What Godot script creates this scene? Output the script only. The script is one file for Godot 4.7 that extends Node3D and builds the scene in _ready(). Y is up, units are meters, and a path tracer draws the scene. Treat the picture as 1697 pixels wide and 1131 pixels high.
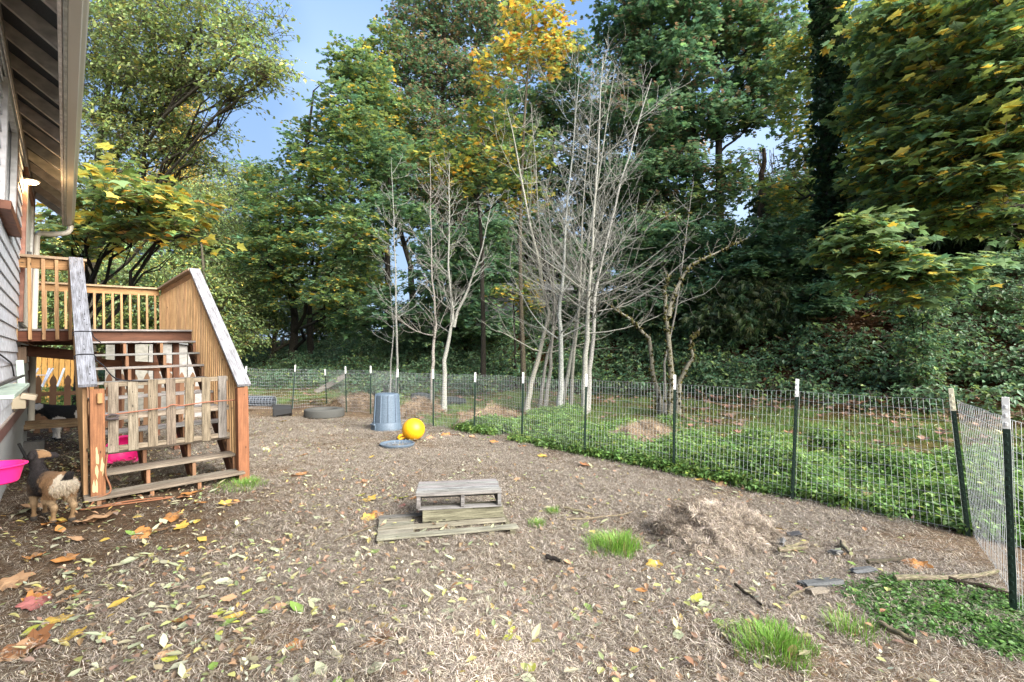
extends Node3D

var rng := RandomNumberGenerator.new()
var nz := FastNoiseLite.new()
var taken := {}
var M := {}
var LEAF := {}
const HILL := [Vector2(-45, -40), Vector2(-30, -34), Vector2(-13.9, -26), Vector2(-3.7, -20), Vector2(3.1, -16.5), Vector2(7.3, -13), Vector2(10.6, -10), Vector2(14, -5), Vector2(16, 2), Vector2(17, 14)]
const WALL_A := Vector3(-0.6794, 0, -0.7338)   # along the house wall, away
const WALL_B := Vector3(0.7338, 0, -0.6794)    # out of the house wall


# ------------------------------------------------------------------ small helpers
func rf(a: float, b: float) -> float:
	return rng.randf_range(a, b)


func ss(a: float, b: float, x: float) -> float:
	var t := clampf((x - a) / (b - a), 0.0, 1.0)
	return t * t * (3.0 - 2.0 * t)


func lin(r: float, g: float, b: float) -> Color:
	return Color(r, g, b).linear_to_srgb()


func jit(c: Color, k: float) -> Color:
	var m := rf(1.0 - k, 1.0 + k)
	return Color(c.r * m * rf(1.0 - k * 0.4, 1.0 + k * 0.4), c.g * m, c.b * m * rf(1.0 - k * 0.4, 1.0 + k * 0.4))


func hill_dist(x: float, z: float) -> float:
	var best := 1e9
	var sg := 1.0
	for i in HILL.size() - 1:
		var a: Vector2 = HILL[i]
		var d: Vector2 = HILL[i + 1] - a
		var p := Vector2(x, z) - a
		var t := clampf(p.dot(d) / d.dot(d), 0.0, 1.0)
		var l := (p - d * t).length()
		if l < best:
			best = l
			sg = 1.0 if d.x * p.y - d.y * p.x < 0.0 else -1.0
	return best * sg


func gy(x: float, z: float) -> float:
	var s := hill_dist(x, z)
	var y := 0.35 * ss(-6.0, 0.0, s)
	if s > 0.0:
		y += (2.2 + 2.0 * ss(-14.0, 8.0, x)) * (1.0 - exp(-pow(s / 5.2, 1.35) * 1.6)) + 0.03 * maxf(0.0, minf(s, 60.0) - 8.0)
		y += 0.22 * nz.get_noise_2d(x * 7.0, z * 7.0) * ss(0.0, 3.0, s)
	y += 0.13 * exp(-((x + 4.0) * (x + 4.0) + (z + 5.6) * (z + 5.6)) / 4.5)
	y += 0.15 * exp(-((x + 0.33) * (x + 0.33) + (z + 2.5) * (z + 2.5)) / 0.16)
	y += 0.05 * nz.get_noise_2d(x * 14.0, z * 14.0) + 0.018 * nz.get_noise_2d(x * 70.0, z * 70.0)
	return y


func g(x: float, z: float, up := 0.0) -> Vector3:
	return Vector3(x, gy(x, z) + up, z)


func numbered(called: String) -> String:
	var n: int = taken.get(called, 0)
	taken[called] = n + 1
	return called if n == 0 else "%s_%03d" % [called, n]


func tag(o: Node3D, label: String, category: String, group := "", kind := "") -> Node3D:
	if label != "":
		o.set_meta("label", label)
	if category != "":
		o.set_meta("category", category)
	if group != "":
		o.set_meta("group", group)
	if kind != "":
		o.set_meta("kind", kind)
	return o


func thing(called: String, label: String, category: String, at := Vector3.ZERO, turn := 0.0, group := "") -> Node3D:
	var o := Node3D.new()
	o.name = numbered(called)
	add_child(o)
	o.position = at
	o.rotation.y = turn
	return tag(o, label, category, group)


func put(called: String, mesh: Mesh, mat: Material, parent: Node = null) -> MeshInstance3D:
	var o := MeshInstance3D.new()
	o.mesh = mesh
	o.material_override = mat
	if parent == null:
		o.name = numbered(called)
		add_child(o)
	else:
		o.name = called
		parent.add_child(o, true)
	return o


func many(called: String, mesh: Mesh, mat: Material, xf: Array, tint: Array, parent: Node = null) -> MultiMeshInstance3D:
	var mm := MultiMesh.new()
	mm.transform_format = MultiMesh.TRANSFORM_3D
	mm.use_colors = true
	mm.mesh = mesh
	mm.instance_count = xf.size()
	for i in xf.size():
		mm.set_instance_transform(i, xf[i])
		mm.set_instance_color(i, tint[i])
	var o := MultiMeshInstance3D.new()
	o.multimesh = mm
	o.material_override = mat
	o.set_meta("kind", "stuff")
	if parent == null:
		o.name = numbered(called)
		add_child(o)
	else:
		o.name = called
		parent.add_child(o, true)
	return o


# ------------------------------------------------------------------ mesh builder
class MB:
	var v := PackedVector3Array()
	var n := PackedVector3Array()
	var c := PackedColorArray()
	var uv := PackedVector2Array()
	var ix := PackedInt32Array()

	func add(p: Vector3, nn: Vector3, col: Color, t := Vector2.ZERO) -> int:
		v.append(p)
		n.append(nn)
		c.append(col)
		uv.append(t)
		return v.size() - 1

	func tri(a: int, b: int, d: int) -> void:   # anticlockwise seen from outside
		ix.append(a)
		ix.append(d)
		ix.append(b)

	func quad(a: int, b: int, d: int, e: int) -> void:
		tri(a, b, d)
		tri(a, d, e)

	func flat(p0: Vector3, p1: Vector3, p2: Vector3, col: Color) -> void:
		var nn := (p1 - p0).cross(p2 - p0).normalized()
		tri(add(p0, nn, col), add(p1, nn, col), add(p2, nn, col))

	func face(p0: Vector3, p1: Vector3, p2: Vector3, p3: Vector3, col: Color) -> void:
		flat(p0, p1, p2, col)
		flat(p0, p2, p3, col)

	# a chamfered box: local x = width, y = length (grain), z = thickness
	func box(xf: Transform3D, size: Vector3, col: Color, bev := 0.003, shift := Vector2.ZERO) -> void:
		var h := size * 0.5
		bev = minf(bev, minf(h.x, minf(h.y, h.z)) * 0.45)
		var id := []
		for sx in [-1, 1]:
			for sy in [-1, 1]:
				for sz in [-1, 1]:
					var s := Vector3(sx, sy, sz)
					var row := []
					for ax in 3:
						var p := Vector3(sx * (h.x - bev), sy * (h.y - bev), sz * (h.z - bev))
						p[ax] = s[ax] * h[ax]
						var nn := Vector3.ZERO
						nn[ax] = s[ax]
						var t := Vector2(p.z, p.y) if ax == 0 else (Vector2(p.x, p.z) if ax == 1 else Vector2(p.x, p.y))
						row.append(add(xf * p, (xf.basis * nn).normalized(), col, t + shift))
					id.append(row)
		var at := func(sx, sy, sz, ax): return id[sx * 4 + sy * 2 + sz][ax]
		for k in 2:
			var w := k * 2 - 1
			q4(at.call(k, 0, 0, 0), at.call(k, 1, 0, 0), at.call(k, 1, 1, 0), at.call(k, 0, 1, 0), w)
			q4(at.call(0, k, 0, 1), at.call(0, k, 1, 1), at.call(1, k, 1, 1), at.call(1, k, 0, 1), w)
			q4(at.call(0, 0, k, 2), at.call(1, 0, k, 2), at.call(1, 1, k, 2), at.call(0, 1, k, 2), w)
		for i in 2:
			for j in 2:
				var w := (1 if i == j else -1)
				q4(at.call(i, j, 0, 0), at.call(i, j, 0, 1), at.call(i, j, 1, 1), at.call(i, j, 1, 0), w)
				q4(at.call(i, 0, j, 0), at.call(i, 1, j, 0), at.call(i, 1, j, 2), at.call(i, 0, j, 2), w)
				q4(at.call(0, i, j, 1), at.call(0, i, j, 2), at.call(1, i, j, 2), at.call(1, i, j, 1), w)
		for i in 2:
			for j in 2:
				for k in 2:
					if (i + j + k) % 2 == 1:
						tri(at.call(i, j, k, 0), at.call(i, j, k, 1), at.call(i, j, k, 2))
					else:
						tri(at.call(i, j, k, 0), at.call(i, j, k, 2), at.call(i, j, k, 1))

	func q4(a: int, b: int, d: int, e: int, w: int) -> void:
		if w > 0:
			quad(a, b, d, e)
		else:
			quad(a, e, d, b)

	# a tube along points with a radius at each
	func tube(pts: Array, rad: Array, sides: int, col: Color, cap := true, col2 = null) -> void:
		var first := v.size()
		var side := Vector3.UP
		var run := 0.0
		for i in pts.size():
			var d: Vector3 = (pts[mini(i + 1, pts.size() - 1)] - pts[maxi(i - 1, 0)]).normalized()
			if i == 0:
				side = d.cross(Vector3.RIGHT if absf(d.x) < 0.7 else Vector3.BACK).normalized()
			else:
				side = (side - d * side.dot(d)).normalized()
				run += (pts[i] - pts[i - 1]).length()
			var other := d.cross(side)
			for k in sides:
				var a := TAU * k / sides
				var nn := side * cos(a) + other * sin(a)
				var cc: Color = col if col2 == null else col.lerp(col2, float(i) / (pts.size() - 1))
				add(pts[i] + nn * rad[i], nn, cc, Vector2(float(k) / sides, run))
		for i in pts.size() - 1:
			for k in sides:
				var k2 := (k + 1) % sides
				quad(first + i * sides + k, first + i * sides + k2, first + (i + 1) * sides + k2, first + (i + 1) * sides + k)
		if cap:
			for e in 2:
				var i := 0 if e == 0 else pts.size() - 1
				var d: Vector3 = (pts[0] - pts[1] if e == 0 else pts[i] - pts[i - 1]).normalized()
				var m := add(pts[i], d, col if col2 == null or e == 0 else col2)
				var ring := []
				for k in sides:
					ring.append(add(v[first + i * sides + k], d, c[m]))
				for k in sides:
					if e == 0:
						tri(m, ring[(k + 1) % sides], ring[k])
					else:
						tri(m, ring[k], ring[(k + 1) % sides])

	# a profile [radius, height] turned round y
	func lathe(prof: Array, sides: int, col: Color, wob = null) -> void:
		var first := v.size()
		for i in prof.size():
			var p: Vector2 = prof[i]
			var d: Vector2 = prof[mini(i + 1, prof.size() - 1)] - prof[maxi(i - 1, 0)]
			var nn := Vector2(d.y, -d.x).normalized()
			for k in sides + 1:
				var a := TAU * k / sides
				var r := p.x
				if wob != null:
					r *= wob.call(a, p.y)
				add(Vector3(cos(a) * r, p.y, -sin(a) * r), Vector3(cos(a) * nn.x, nn.y, -sin(a) * nn.x), col, Vector2(float(k) / sides, p.y))
		var w := sides + 1
		for i in prof.size() - 1:
			for k in sides:
				quad(first + i * w + k, first + i * w + k + 1, first + (i + 1) * w + k + 1, first + (i + 1) * w + k)

	func mesh(smooth := true) -> ArrayMesh:
		var a := []
		a.resize(Mesh.ARRAY_MAX)
		a[Mesh.ARRAY_VERTEX] = v
		if smooth:
			a[Mesh.ARRAY_NORMAL] = n
		a[Mesh.ARRAY_COLOR] = c
		a[Mesh.ARRAY_TEX_UV] = uv
		a[Mesh.ARRAY_INDEX] = ix
		var m := ArrayMesh.new()
		m.add_surface_from_arrays(Mesh.PRIMITIVE_TRIANGLES, a)
		return m


# a board between two points; wide = direction of its width
func board(called: String, parent: Node, mat: Material, a: Vector3, b: Vector3, wide: Vector3, w: float, t: float, col: Color, bev := 0.004) -> MeshInstance3D:
	var mb := MB.new()
	var y := (b - a).normalized()
	var z := wide.cross(y).normalized()
	var x := y.cross(z)
	mb.box(Transform3D(Basis(x, y, z), (a + b) * 0.5), Vector3(w, (b - a).length(), t), jit(col, 0.12), bev, Vector2(rng.randf() * 5.0, rng.randf() * 5.0))
	return put(called, mb.mesh(), mat, parent)


func block(called: String, parent: Node, mat: Material, at: Vector3, size: Vector3, col: Color, bev := 0.004, turn := 0.0) -> MeshInstance3D:
	var mb := MB.new()
	mb.box(Transform3D(Basis(Vector3.UP, turn), at), size, col, bev, Vector2(rng.randf(), rng.randf()))
	return put(called, mb.mesh(), mat, parent)


# ------------------------------------------------------------------ textures and materials
func fnl(freq: float, sd: int, oct := 4) -> FastNoiseLite:
	var f := FastNoiseLite.new()
	f.noise_type = FastNoiseLite.TYPE_SIMPLEX_SMOOTH
	f.frequency = freq
	f.seed = sd
	f.fractal_octaves = oct
	return f


func grain_image(contrast: float, sd: int, knots: int) -> Image:
	var W := 256
	var H := 1024
	var a := fnl(0.06, sd, 4).get_seamless_image(W, 64)
	a.convert(Image.FORMAT_L8)
	a.resize(W, H, Image.INTERPOLATE_CUBIC)
	var b := fnl(0.012, sd + 5, 3).get_seamless_image(W, 256)
	b.convert(Image.FORMAT_L8)
	b.resize(W, H, Image.INTERPOLATE_CUBIC)
	var f := fnl(0.35, sd + 9, 2).get_seamless_image(W, 128)
	f.convert(Image.FORMAT_L8)
	f.resize(W, H, Image.INTERPOLATE_CUBIC)
	var A := a.get_data()
	var B := b.get_data()
	var F := f.get_data()
	var out := PackedByteArray()
	out.resize(W * H * 3)
	var kn := []
	for i in knots:
		kn.append(Vector3(rf(10, W - 10), rf(10, H - 10), rf(5, 11)))
	for y in H:
		for x in W:
			var i := y * W + x
			var l := 1.0 - contrast * (0.5 * (1.0 - A[i] / 255.0) + 0.35 * (1.0 - F[i] / 255.0) + 0.35 * (1.0 - B[i] / 255.0))
			out[i * 3] = clampi(int(l * 255.0), 0, 255)
			out[i * 3 + 1] = clampi(int((l * 1.02 - 0.02) * 255.0), 0, 255)
			out[i * 3 + 2] = clampi(int((l * 1.05 - 0.05) * 255.0), 0, 255)
	for k in kn:
		for y in range(int(k.y - 24), int(k.y + 24)):
			for x in range(int(k.x - 12), int(k.x + 12)):
				if x < 0 or y < 0 or x >= W or y >= H:
					continue
				var d: float = Vector2(x - k.x, (y - k.y) * 0.5).length() / k.z
				if d < 1.0:
					var i := (y * W + x) * 3
					for ch in 3:
						out[i + ch] = int(out[i + ch] * lerpf(0.45, 1.0, d * d))
	return Image.create_from_data(W, H, false, Image.FORMAT_RGB8, out)


func straw_image() -> Image:
	var S := 1024
	var d := PackedByteArray()
	d.resize(S * S * 3)
	var bg := fnl(0.02, 3, 5).get_seamless_image(S, S)
	bg.convert(Image.FORMAT_L8)
	var B := bg.get_data()
	for i in S * S:
		var l := 0.24 + 0.34 * B[i] / 255.0
		d[i * 3] = int(l * 255.0)
		d[i * 3 + 1] = int(l * 0.88 * 255.0)
		d[i * 3 + 2] = int(l * 0.76 * 255.0)
	for k in 21000:
		var x := rng.randf() * S
		var y := rng.randf() * S
		var a := rng.randf() * TAU
		var q := rf(-0.012, 0.012)
		var len := int(rf(14, 52))
		var depth := k / 21000.0
		var l := rf(0.30, 0.62) + 0.24 * depth * rng.randf()
		var warm := rf(0.74, 0.88)
		var r := clampi(int(l * 255.0), 0, 255)
		var gg := clampi(int(l * (warm + 0.1) * 255.0), 0, 255)
		var bb := clampi(int(l * warm * 255.0), 0, 255)
		var wide := 2 if rng.randf() < 0.6 else 1
		for s in len:
			x += cos(a)
			y += sin(a)
			a += q
			for w in wide:
				var px := posmod(int(x - sin(a) * w), S)
				var py := posmod(int(y + cos(a) * w), S)
				var i := (py * S + px) * 3
				d[i] = r
				d[i + 1] = gg
				d[i + 2] = bb
	return Image.create_from_data(S, S, false, Image.FORMAT_RGB8, d)


func bark_image(sd: int) -> Image:
	var a := fnl(0.03, sd, 5).get_seamless_image(512, 256)
	a.convert(Image.FORMAT_L8)
	var A := a.get_data()
	var b := fnl(0.012, sd + 3, 3).get_seamless_image(512, 256)
	b.convert(Image.FORMAT_L8)
	var B := b.get_data()
	var out := PackedByteArray()
	out.resize(512 * 256 * 3)
	for i in 512 * 256:
		var l := clampf(0.25 + 0.85 * (A[i] / 255.0), 0.0, 1.0)
		var m := ss(0.55, 0.75, B[i] / 255.0)
		out[i * 3] = int(l * lerpf(1.0, 0.75, m) * 255.0)
		out[i * 3 + 1] = int(l * lerpf(0.97, 0.85, m) * 255.0)
		out[i * 3 + 2] = int(l * lerpf(0.92, 0.6, m) * 255.0)
	return Image.create_from_data(512, 256, false, Image.FORMAT_RGB8, out)


func mottle_image(freq: float, sd: int, lo: float, hi: float) -> Image:
	var a := fnl(freq, sd, 5).get_seamless_image(512, 512)
	a.convert(Image.FORMAT_L8)
	var A := a.get_data()
	for i in A.size():
		A[i] = int(clampf(lerpf(lo, hi, A[i] / 255.0), 0.0, 1.0) * 255.0)
	var o := Image.create_from_data(512, 512, false, Image.FORMAT_L8, A)
	o.convert(Image.FORMAT_RGB8)
	return o


func mat(key: String, col := Color.WHITE, rough := 0.8, tex: Texture2D = null, uvs := Vector3.ONE, tri := false) -> StandardMaterial3D:
	var m := StandardMaterial3D.new()
	m.resource_name = key
	m.albedo_color = col
	m.roughness = rough
	m.vertex_color_use_as_albedo = true
	m.metallic_specular = 0.4
	if tex:
		m.albedo_texture = tex
		m.uv1_scale = uvs
		m.uv1_triplanar = tri
		m.uv1_world_triplanar = tri
	M[key] = m
	return m


func bump(m: StandardMaterial3D, tex: Texture2D, cm: float) -> void:
	m.heightmap_enabled = true
	m.heightmap_texture = tex
	m.heightmap_scale = cm


func leaf_mat(key: String, through: float, rough := 0.55) -> void:
	var m := mat(key, Color.WHITE, rough)
	m.metallic_specular = 0.5
	m.backlight_enabled = true
	m.backlight = lin(through, through, through)
	m.cull_mode = BaseMaterial3D.CULL_DISABLED


func materials() -> void:
	var wood := ImageTexture.create_from_image(grain_image(0.42, 11, 5))
	var old := ImageTexture.create_from_image(grain_image(0.62, 23, 7))
	bump(mat("wood", Color.WHITE, 0.72, wood, Vector3(4, 0.8, 1)), wood, 0.12)
	bump(mat("old_wood", Color.WHITE, 0.9, old, Vector3(5, 0.9, 1)), old, 0.35)
	var straw := ImageTexture.create_from_image(straw_image())
	bump(mat("ground", Color.WHITE, 0.95, straw, Vector3(0.62, 0.62, 0.62), true), straw, 1.0)
	M.ground.metallic_specular = 0.15
	var bark := ImageTexture.create_from_image(bark_image(31))
	bump(mat("bark", Color.WHITE, 0.92, bark, Vector3(3, 1.6, 1)), bark, 1.2)
	bump(mat("pale_bark", Color.WHITE, 0.9, bark, Vector3(2, 1.3, 1)), bark, 1.0)
	M.pale_bark.albedo_texture = ImageTexture.create_from_image(mottle_image(0.05, 55, 0.05, 1.3))
	var mot := ImageTexture.create_from_image(mottle_image(0.02, 77, 0.72, 1.05))
	mat("paint", Color.WHITE, 0.55, mot, Vector3(0.9, 0.9, 0.9), true)
	mat("plastic", Color.WHITE, 0.5, ImageTexture.create_from_image(mottle_image(0.03, 91, 0.75, 1.12)), Vector3(1.7, 1.7, 1.7), true)
	mat("ball_rubber", Color.WHITE, 0.36, ImageTexture.create_from_image(mottle_image(0.03, 17, 0.72, 1.12)), Vector3(2.2, 2.2, 2.2), true)
	mat("gloss_plastic", Color.WHITE, 0.33)
	mat("rubber", Color.WHITE, 0.85, mot, Vector3(6, 6, 6), true)
	mat("stone", Color.WHITE, 0.95, mot, Vector3(7, 7, 7), true)
	mat("fur", Color.WHITE, 0.9)
	mat("plain", Color.WHITE, 0.8)
	var gal := mat("galvanised", Color.WHITE, 0.42)
	gal.metallic = 0.55
	mat("post_paint", Color.WHITE, 0.45)
	mat("straw", Color.WHITE, 0.8)
	leaf_mat("leaf", 0.9, 0.46)
	leaf_mat("ground_leaf", 0.25, 0.7)
	leaf_mat("grass", 0.6, 0.5)
	var gl := mat("glass", Color(0.6, 0.68, 0.75, 0.16), 0.05)
	gl.transparency = BaseMaterial3D.TRANSPARENCY_ALPHA
	var lamp := mat("lamp_glow", Color(1, 0.9, 0.75), 0.5)
	lamp.emission_enabled = true
	lamp.emission = Color(1, 0.88, 0.7)
	lamp.emission_energy_multiplier = 2.0


# ------------------------------------------------------------------ leaves
func maple_leaf(mb: MB, xf: Transform3D, s: float, col: Color, curl := 0.15, edge = null) -> void:
	var half := [Vector2(0, 0), Vector2(0.20, -0.10), Vector2(0.58, -0.02), Vector2(0.42, 0.20), Vector2(0.76, 0.52), Vector2(0.50, 0.50), Vector2(0.36, 0.62), Vector2(0.22, 0.72)]
	var ring := [half[0]]
	for i in range(1, 8):
		ring.append(half[i])
	ring.append(Vector2(0, 1.05))
	for i in range(7, 0, -1):
		ring.append(Vector2(-half[i].x, half[i].y))
	var lift := func(p: Vector2) -> Vector3:
		var r := (p - Vector2(0, 0.35)).length()
		return xf * Vector3(p.x * s, (absf(p.x) * 0.22 - curl * r * r) * s, -p.y * s)
	var ce: Color = col if edge == null else edge
	var m := mb.add(lift.call(Vector2(0, 0.35)), xf.basis.y, col)
	var id := []
	for p in ring:
		id.append(mb.add(lift.call(p), xf.basis.y, ce))
	for i in id.size():
		mb.tri(m, id[i], id[(i + 1) % id.size()])


func oval_leaf(mb: MB, xf: Transform3D, s: float, w: float, col: Color, curl := 0.1) -> void:
	var pts := [Vector3(0, 0, 0), Vector3(w * 0.5, 0.14, -0.35), Vector3(w * 0.34, 0.10 - curl * 0.4, -0.72), Vector3(0, -curl, -1.0), Vector3(-w * 0.34, 0.10 - curl * 0.4, -0.72), Vector3(-w * 0.5, 0.14, -0.35)]
	var id := []
	for p in pts:
		id.append(mb.add(xf * (Vector3(p.x, p.y * w, p.z) * s), xf.basis.y, col))
	var m := mb.add(xf * (Vector3(0, -curl * 0.25, -0.5) * s), xf.basis.y, col)
	for i in 6:
		mb.tri(m, id[i], id[(i + 1) % 6])


# a spray of leaves on little twigs, growing from the origin
func spray(kind: String, count: int, reach: float, size: float, cols: Array, twig := Color(0.10, 0.075, 0.05)) -> ArrayMesh:
	var mb := MB.new()
	var twigs := maxi(3, count / 6)
	var tips := []
	for t in twigs:
		var yaw := TAU * (t + rf(-0.3, 0.3)) / twigs
		var d := Vector3(cos(yaw), rf(-0.25, 0.75), sin(yaw)).normalized()
		var len := reach * rf(0.55, 1.0)
		var pts := [Vector3.ZERO, d * len * 0.5 + Vector3(0, 0.06 * len, 0), d * len + Vector3(0, -0.08 * len, 0)]
		mb.tube(pts, [0.006, 0.004, 0.002], 3, twig, false)
		tips.append(pts)
	for i in count:
		var pts: Array = tips[i % twigs]
		var f := rf(0.25, 1.05)
		var p: Vector3 = pts[0].lerp(pts[1], f * 2.0) if f < 0.5 else pts[1].lerp(pts[2], f * 2.0 - 1.0)
		p += Vector3(rf(-1, 1), rf(-1, 1), rf(-1, 1)) * size * 0.55
		var out: Vector3 = (pts[2] - pts[0]).normalized()
		var b := Basis(Vector3.UP, atan2(-out.x, -out.z) + rf(-1.1, 1.1))
		b = b * (Basis(Vector3.RIGHT, rf(-0.55, 0.2)) * Basis(Vector3.BACK, rf(-0.38, 0.38)) if kind == "maple" else Basis(Vector3.RIGHT, rf(-1.0, 0.25)) * Basis(Vector3.BACK, rf(-0.7, 0.7)))
		var col: Color = jit(cols[rng.randi() % cols.size()], 0.28)
		var s := size * rf(0.5, 1.25)
		if kind == "maple":
			maple_leaf(mb, Transform3D(b, p), s, col, rf(0.0, 0.4))
		elif kind == "oval":
			oval_leaf(mb, Transform3D(b, p), s, rf(0.5, 0.66), col, rf(0.0, 0.25))
		else:   # fine drooping scale leaves of a cedar
			b = Basis(Vector3.UP, rf(0, TAU)) * Basis(Vector3.RIGHT, rf(-1.3, -0.4))
			for k in 5:
				var bb := b * Basis(Vector3.UP, (k - 2) * 0.42)
				oval_leaf(mb, Transform3D(bb, p), s * (1.0 - 0.13 * absf(k - 2)), 0.17, col, 0.2)
	return mb.mesh(false)


func sprays() -> void:
	var G := Color(0.19, 0.285, 0.09)
	var G2 := Color(0.27, 0.34, 0.095)
	var D := Color(0.115, 0.215, 0.115)
	var D2 := Color(0.155, 0.26, 0.125)
	var Y := Color(0.70, 0.47, 0.07)
	var Y2 := Color(0.54, 0.48, 0.11)
	var O := Color(0.60, 0.29, 0.06)
	var B := Color(0.33, 0.235, 0.135)
	var OL := Color(0.25, 0.32, 0.13)
	LEAF.maple = [spray("maple", 22, 0.55, 0.135, [G, G2, D2, D]), spray("maple", 22, 0.6, 0.135, [G, D2, D2, G2]), spray("maple", 20, 0.55, 0.13, [G2, G, G, D2, Y, Y2])]
	LEAF.maple_dark = [spray("maple", 22, 0.55, 0.14, [D, D2]), spray("maple", 22, 0.6, 0.135, [D, D2, D, G])]
	LEAF.maple_gold = [spray("maple", 13, 0.5, 0.15, [Y, Y2, O, Y2, G2]), spray("maple", 13, 0.5, 0.15, [Y, Y2, G2, G2, O])]
	LEAF.maple_brown = [spray("maple", 28, 0.65, 0.105, [D, B, D2, D2]), spray("maple", 28, 0.65, 0.105, [D2, B, OL, D])]
	LEAF.maple_big = [spray("maple", 11, 0.5, 0.185, [G, D2, G]), spray("maple", 10, 0.55, 0.19, [G2, G, D2, G]), spray("maple", 10, 0.5, 0.18, [G2, Y2, G, D2, Y])]
	LEAF.poplar = [spray("oval", 38, 0.6, 0.105, [OL, G, G2]), spray("oval", 36, 0.6, 0.105, [OL, G2, Y2, OL]), spray("oval", 34, 0.6, 0.10, [G, OL, Y2, G2])]
	LEAF.poplar_gold = [spray("oval", 34, 0.6, 0.10, [Y2, Y, OL, Y])]
	LEAF.bush = [spray("oval", 52, 0.75, 0.105, [G, D2, OL]), spray("oval", 50, 0.75, 0.105, [G, G2, D2]), spray("oval", 46, 0.75, 0.10, [OL, G2, Y2, G])]
	LEAF.cedar = [spray("cedar", 14, 0.5, 0.24, [Color(0.05, 0.10, 0.04), Color(0.07, 0.12, 0.04)]), spray("cedar", 13, 0.55, 0.24, [Color(0.055, 0.10, 0.045), Color(0.09, 0.12, 0.045)])]
	LEAF.bramble = [spray("oval", 30, 0.42, 0.105, [D, D2, D2], Color(0.10, 0.06, 0.05)), spray("oval", 28, 0.45, 0.10, [D2, G, D], Color(0.10, 0.06, 0.05)), spray("oval", 26, 0.4, 0.11, [D, Color(0.10, 0.19, 0.085), D2], Color(0.10, 0.06, 0.05))]
	LEAF.ivy = [spray("maple", 16, 0.22, 0.09, [Color(0.03, 0.065, 0.03), Color(0.045, 0.085, 0.03)])]
	LEAF.herb = [spray("oval", 34, 0.17, 0.05, [Color(0.14, 0.27, 0.06), Color(0.20, 0.33, 0.08), Color(0.11, 0.21, 0.05)], Color(0.10, 0.18, 0.05)), spray("oval", 30, 0.18, 0.055, [Color(0.14, 0.25, 0.06), Color(0.24, 0.34, 0.08), Color(0.11, 0.20, 0.05)], Color(0.10, 0.18, 0.05))]
	LEAF.clover = [spray("oval", 40, 0.10, 0.026, [Color(0.10, 0.23, 0.05), Color(0.14, 0.27, 0.06), Color(0.08, 0.18, 0.045)], Color(0.08, 0.15, 0.04))]
	LEAF.litter = [litter(false), litter(true), litter(false, 0.085)]


func litter(brown: bool, most := 0.055) -> ArrayMesh:
	var mb := MB.new()
	var cols := [Color(0.15, 0.09, 0.05), Color(0.20, 0.125, 0.07), Color(0.13, 0.085, 0.055)] if brown else [Color(0.34, 0.35, 0.22), Color(0.26, 0.29, 0.12), Color(0.22, 0.14, 0.085), Color(0.16, 0.105, 0.07), Color(0.34, 0.27, 0.09), Color(0.30, 0.29, 0.19)]
	for i in 10 if brown else (16 if most < 0.06 else 6):
		var b := Basis(Vector3.UP, rf(0, TAU)) * Basis(Vector3.RIGHT, rf(-0.5, 0.5))
		var p := Vector3(rf(-0.4, 0.4), rf(0.01, 0.04), rf(-0.4, 0.4))
		if brown:
			maple_leaf(mb, Transform3D(b, p), rf(0.06, 0.14), jit(cols[rng.randi() % 3], 0.3), rf(-0.6, 0.8))
		else:
			oval_leaf(mb, Transform3D(b, p), rf(most * 0.4, most), rf(0.4, 0.7), jit(cols[rng.randi() % 6], 0.35), rf(-0.4, 0.5))
	return mb.mesh(false)


func spun(at: Vector3, s: float, tilt := 0.35) -> Transform3D:
	var b := Basis(Vector3.UP, rf(0, TAU)) * Basis(Vector3.RIGHT, rf(-tilt, tilt)) * Basis(Vector3.BACK, rf(-tilt, tilt))
	return Transform3D(b.scaled(Vector3.ONE * s), at)


func tone(k := 0.22) -> Color:
	var m := rf(1.0 - k, 1.0 + k)
	return Color(m * rf(0.9, 1.12), m, m * rf(0.88, 1.1))


# ------------------------------------------------------------------ trees
func ball() -> Vector3:
	var z := rf(-1, 1)
	var a := rf(0, TAU)
	return Vector3(sqrt(1 - z * z) * cos(a), z, sqrt(1 - z * z) * sin(a))


func bend(a: Vector3, b: Vector3, lift: float, steps: int, wob: float) -> Array:
	var m := (a + b) * 0.5 + Vector3(0, lift, 0)
	var out := []
	for i in steps + 1:
		var t := float(i) / steps
		var p := a.lerp(m, t).lerp(m.lerp(b, t), t)
		if i > 0 and i < steps:
			p += ball() * wob
		out.append(p)
	return out


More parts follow.
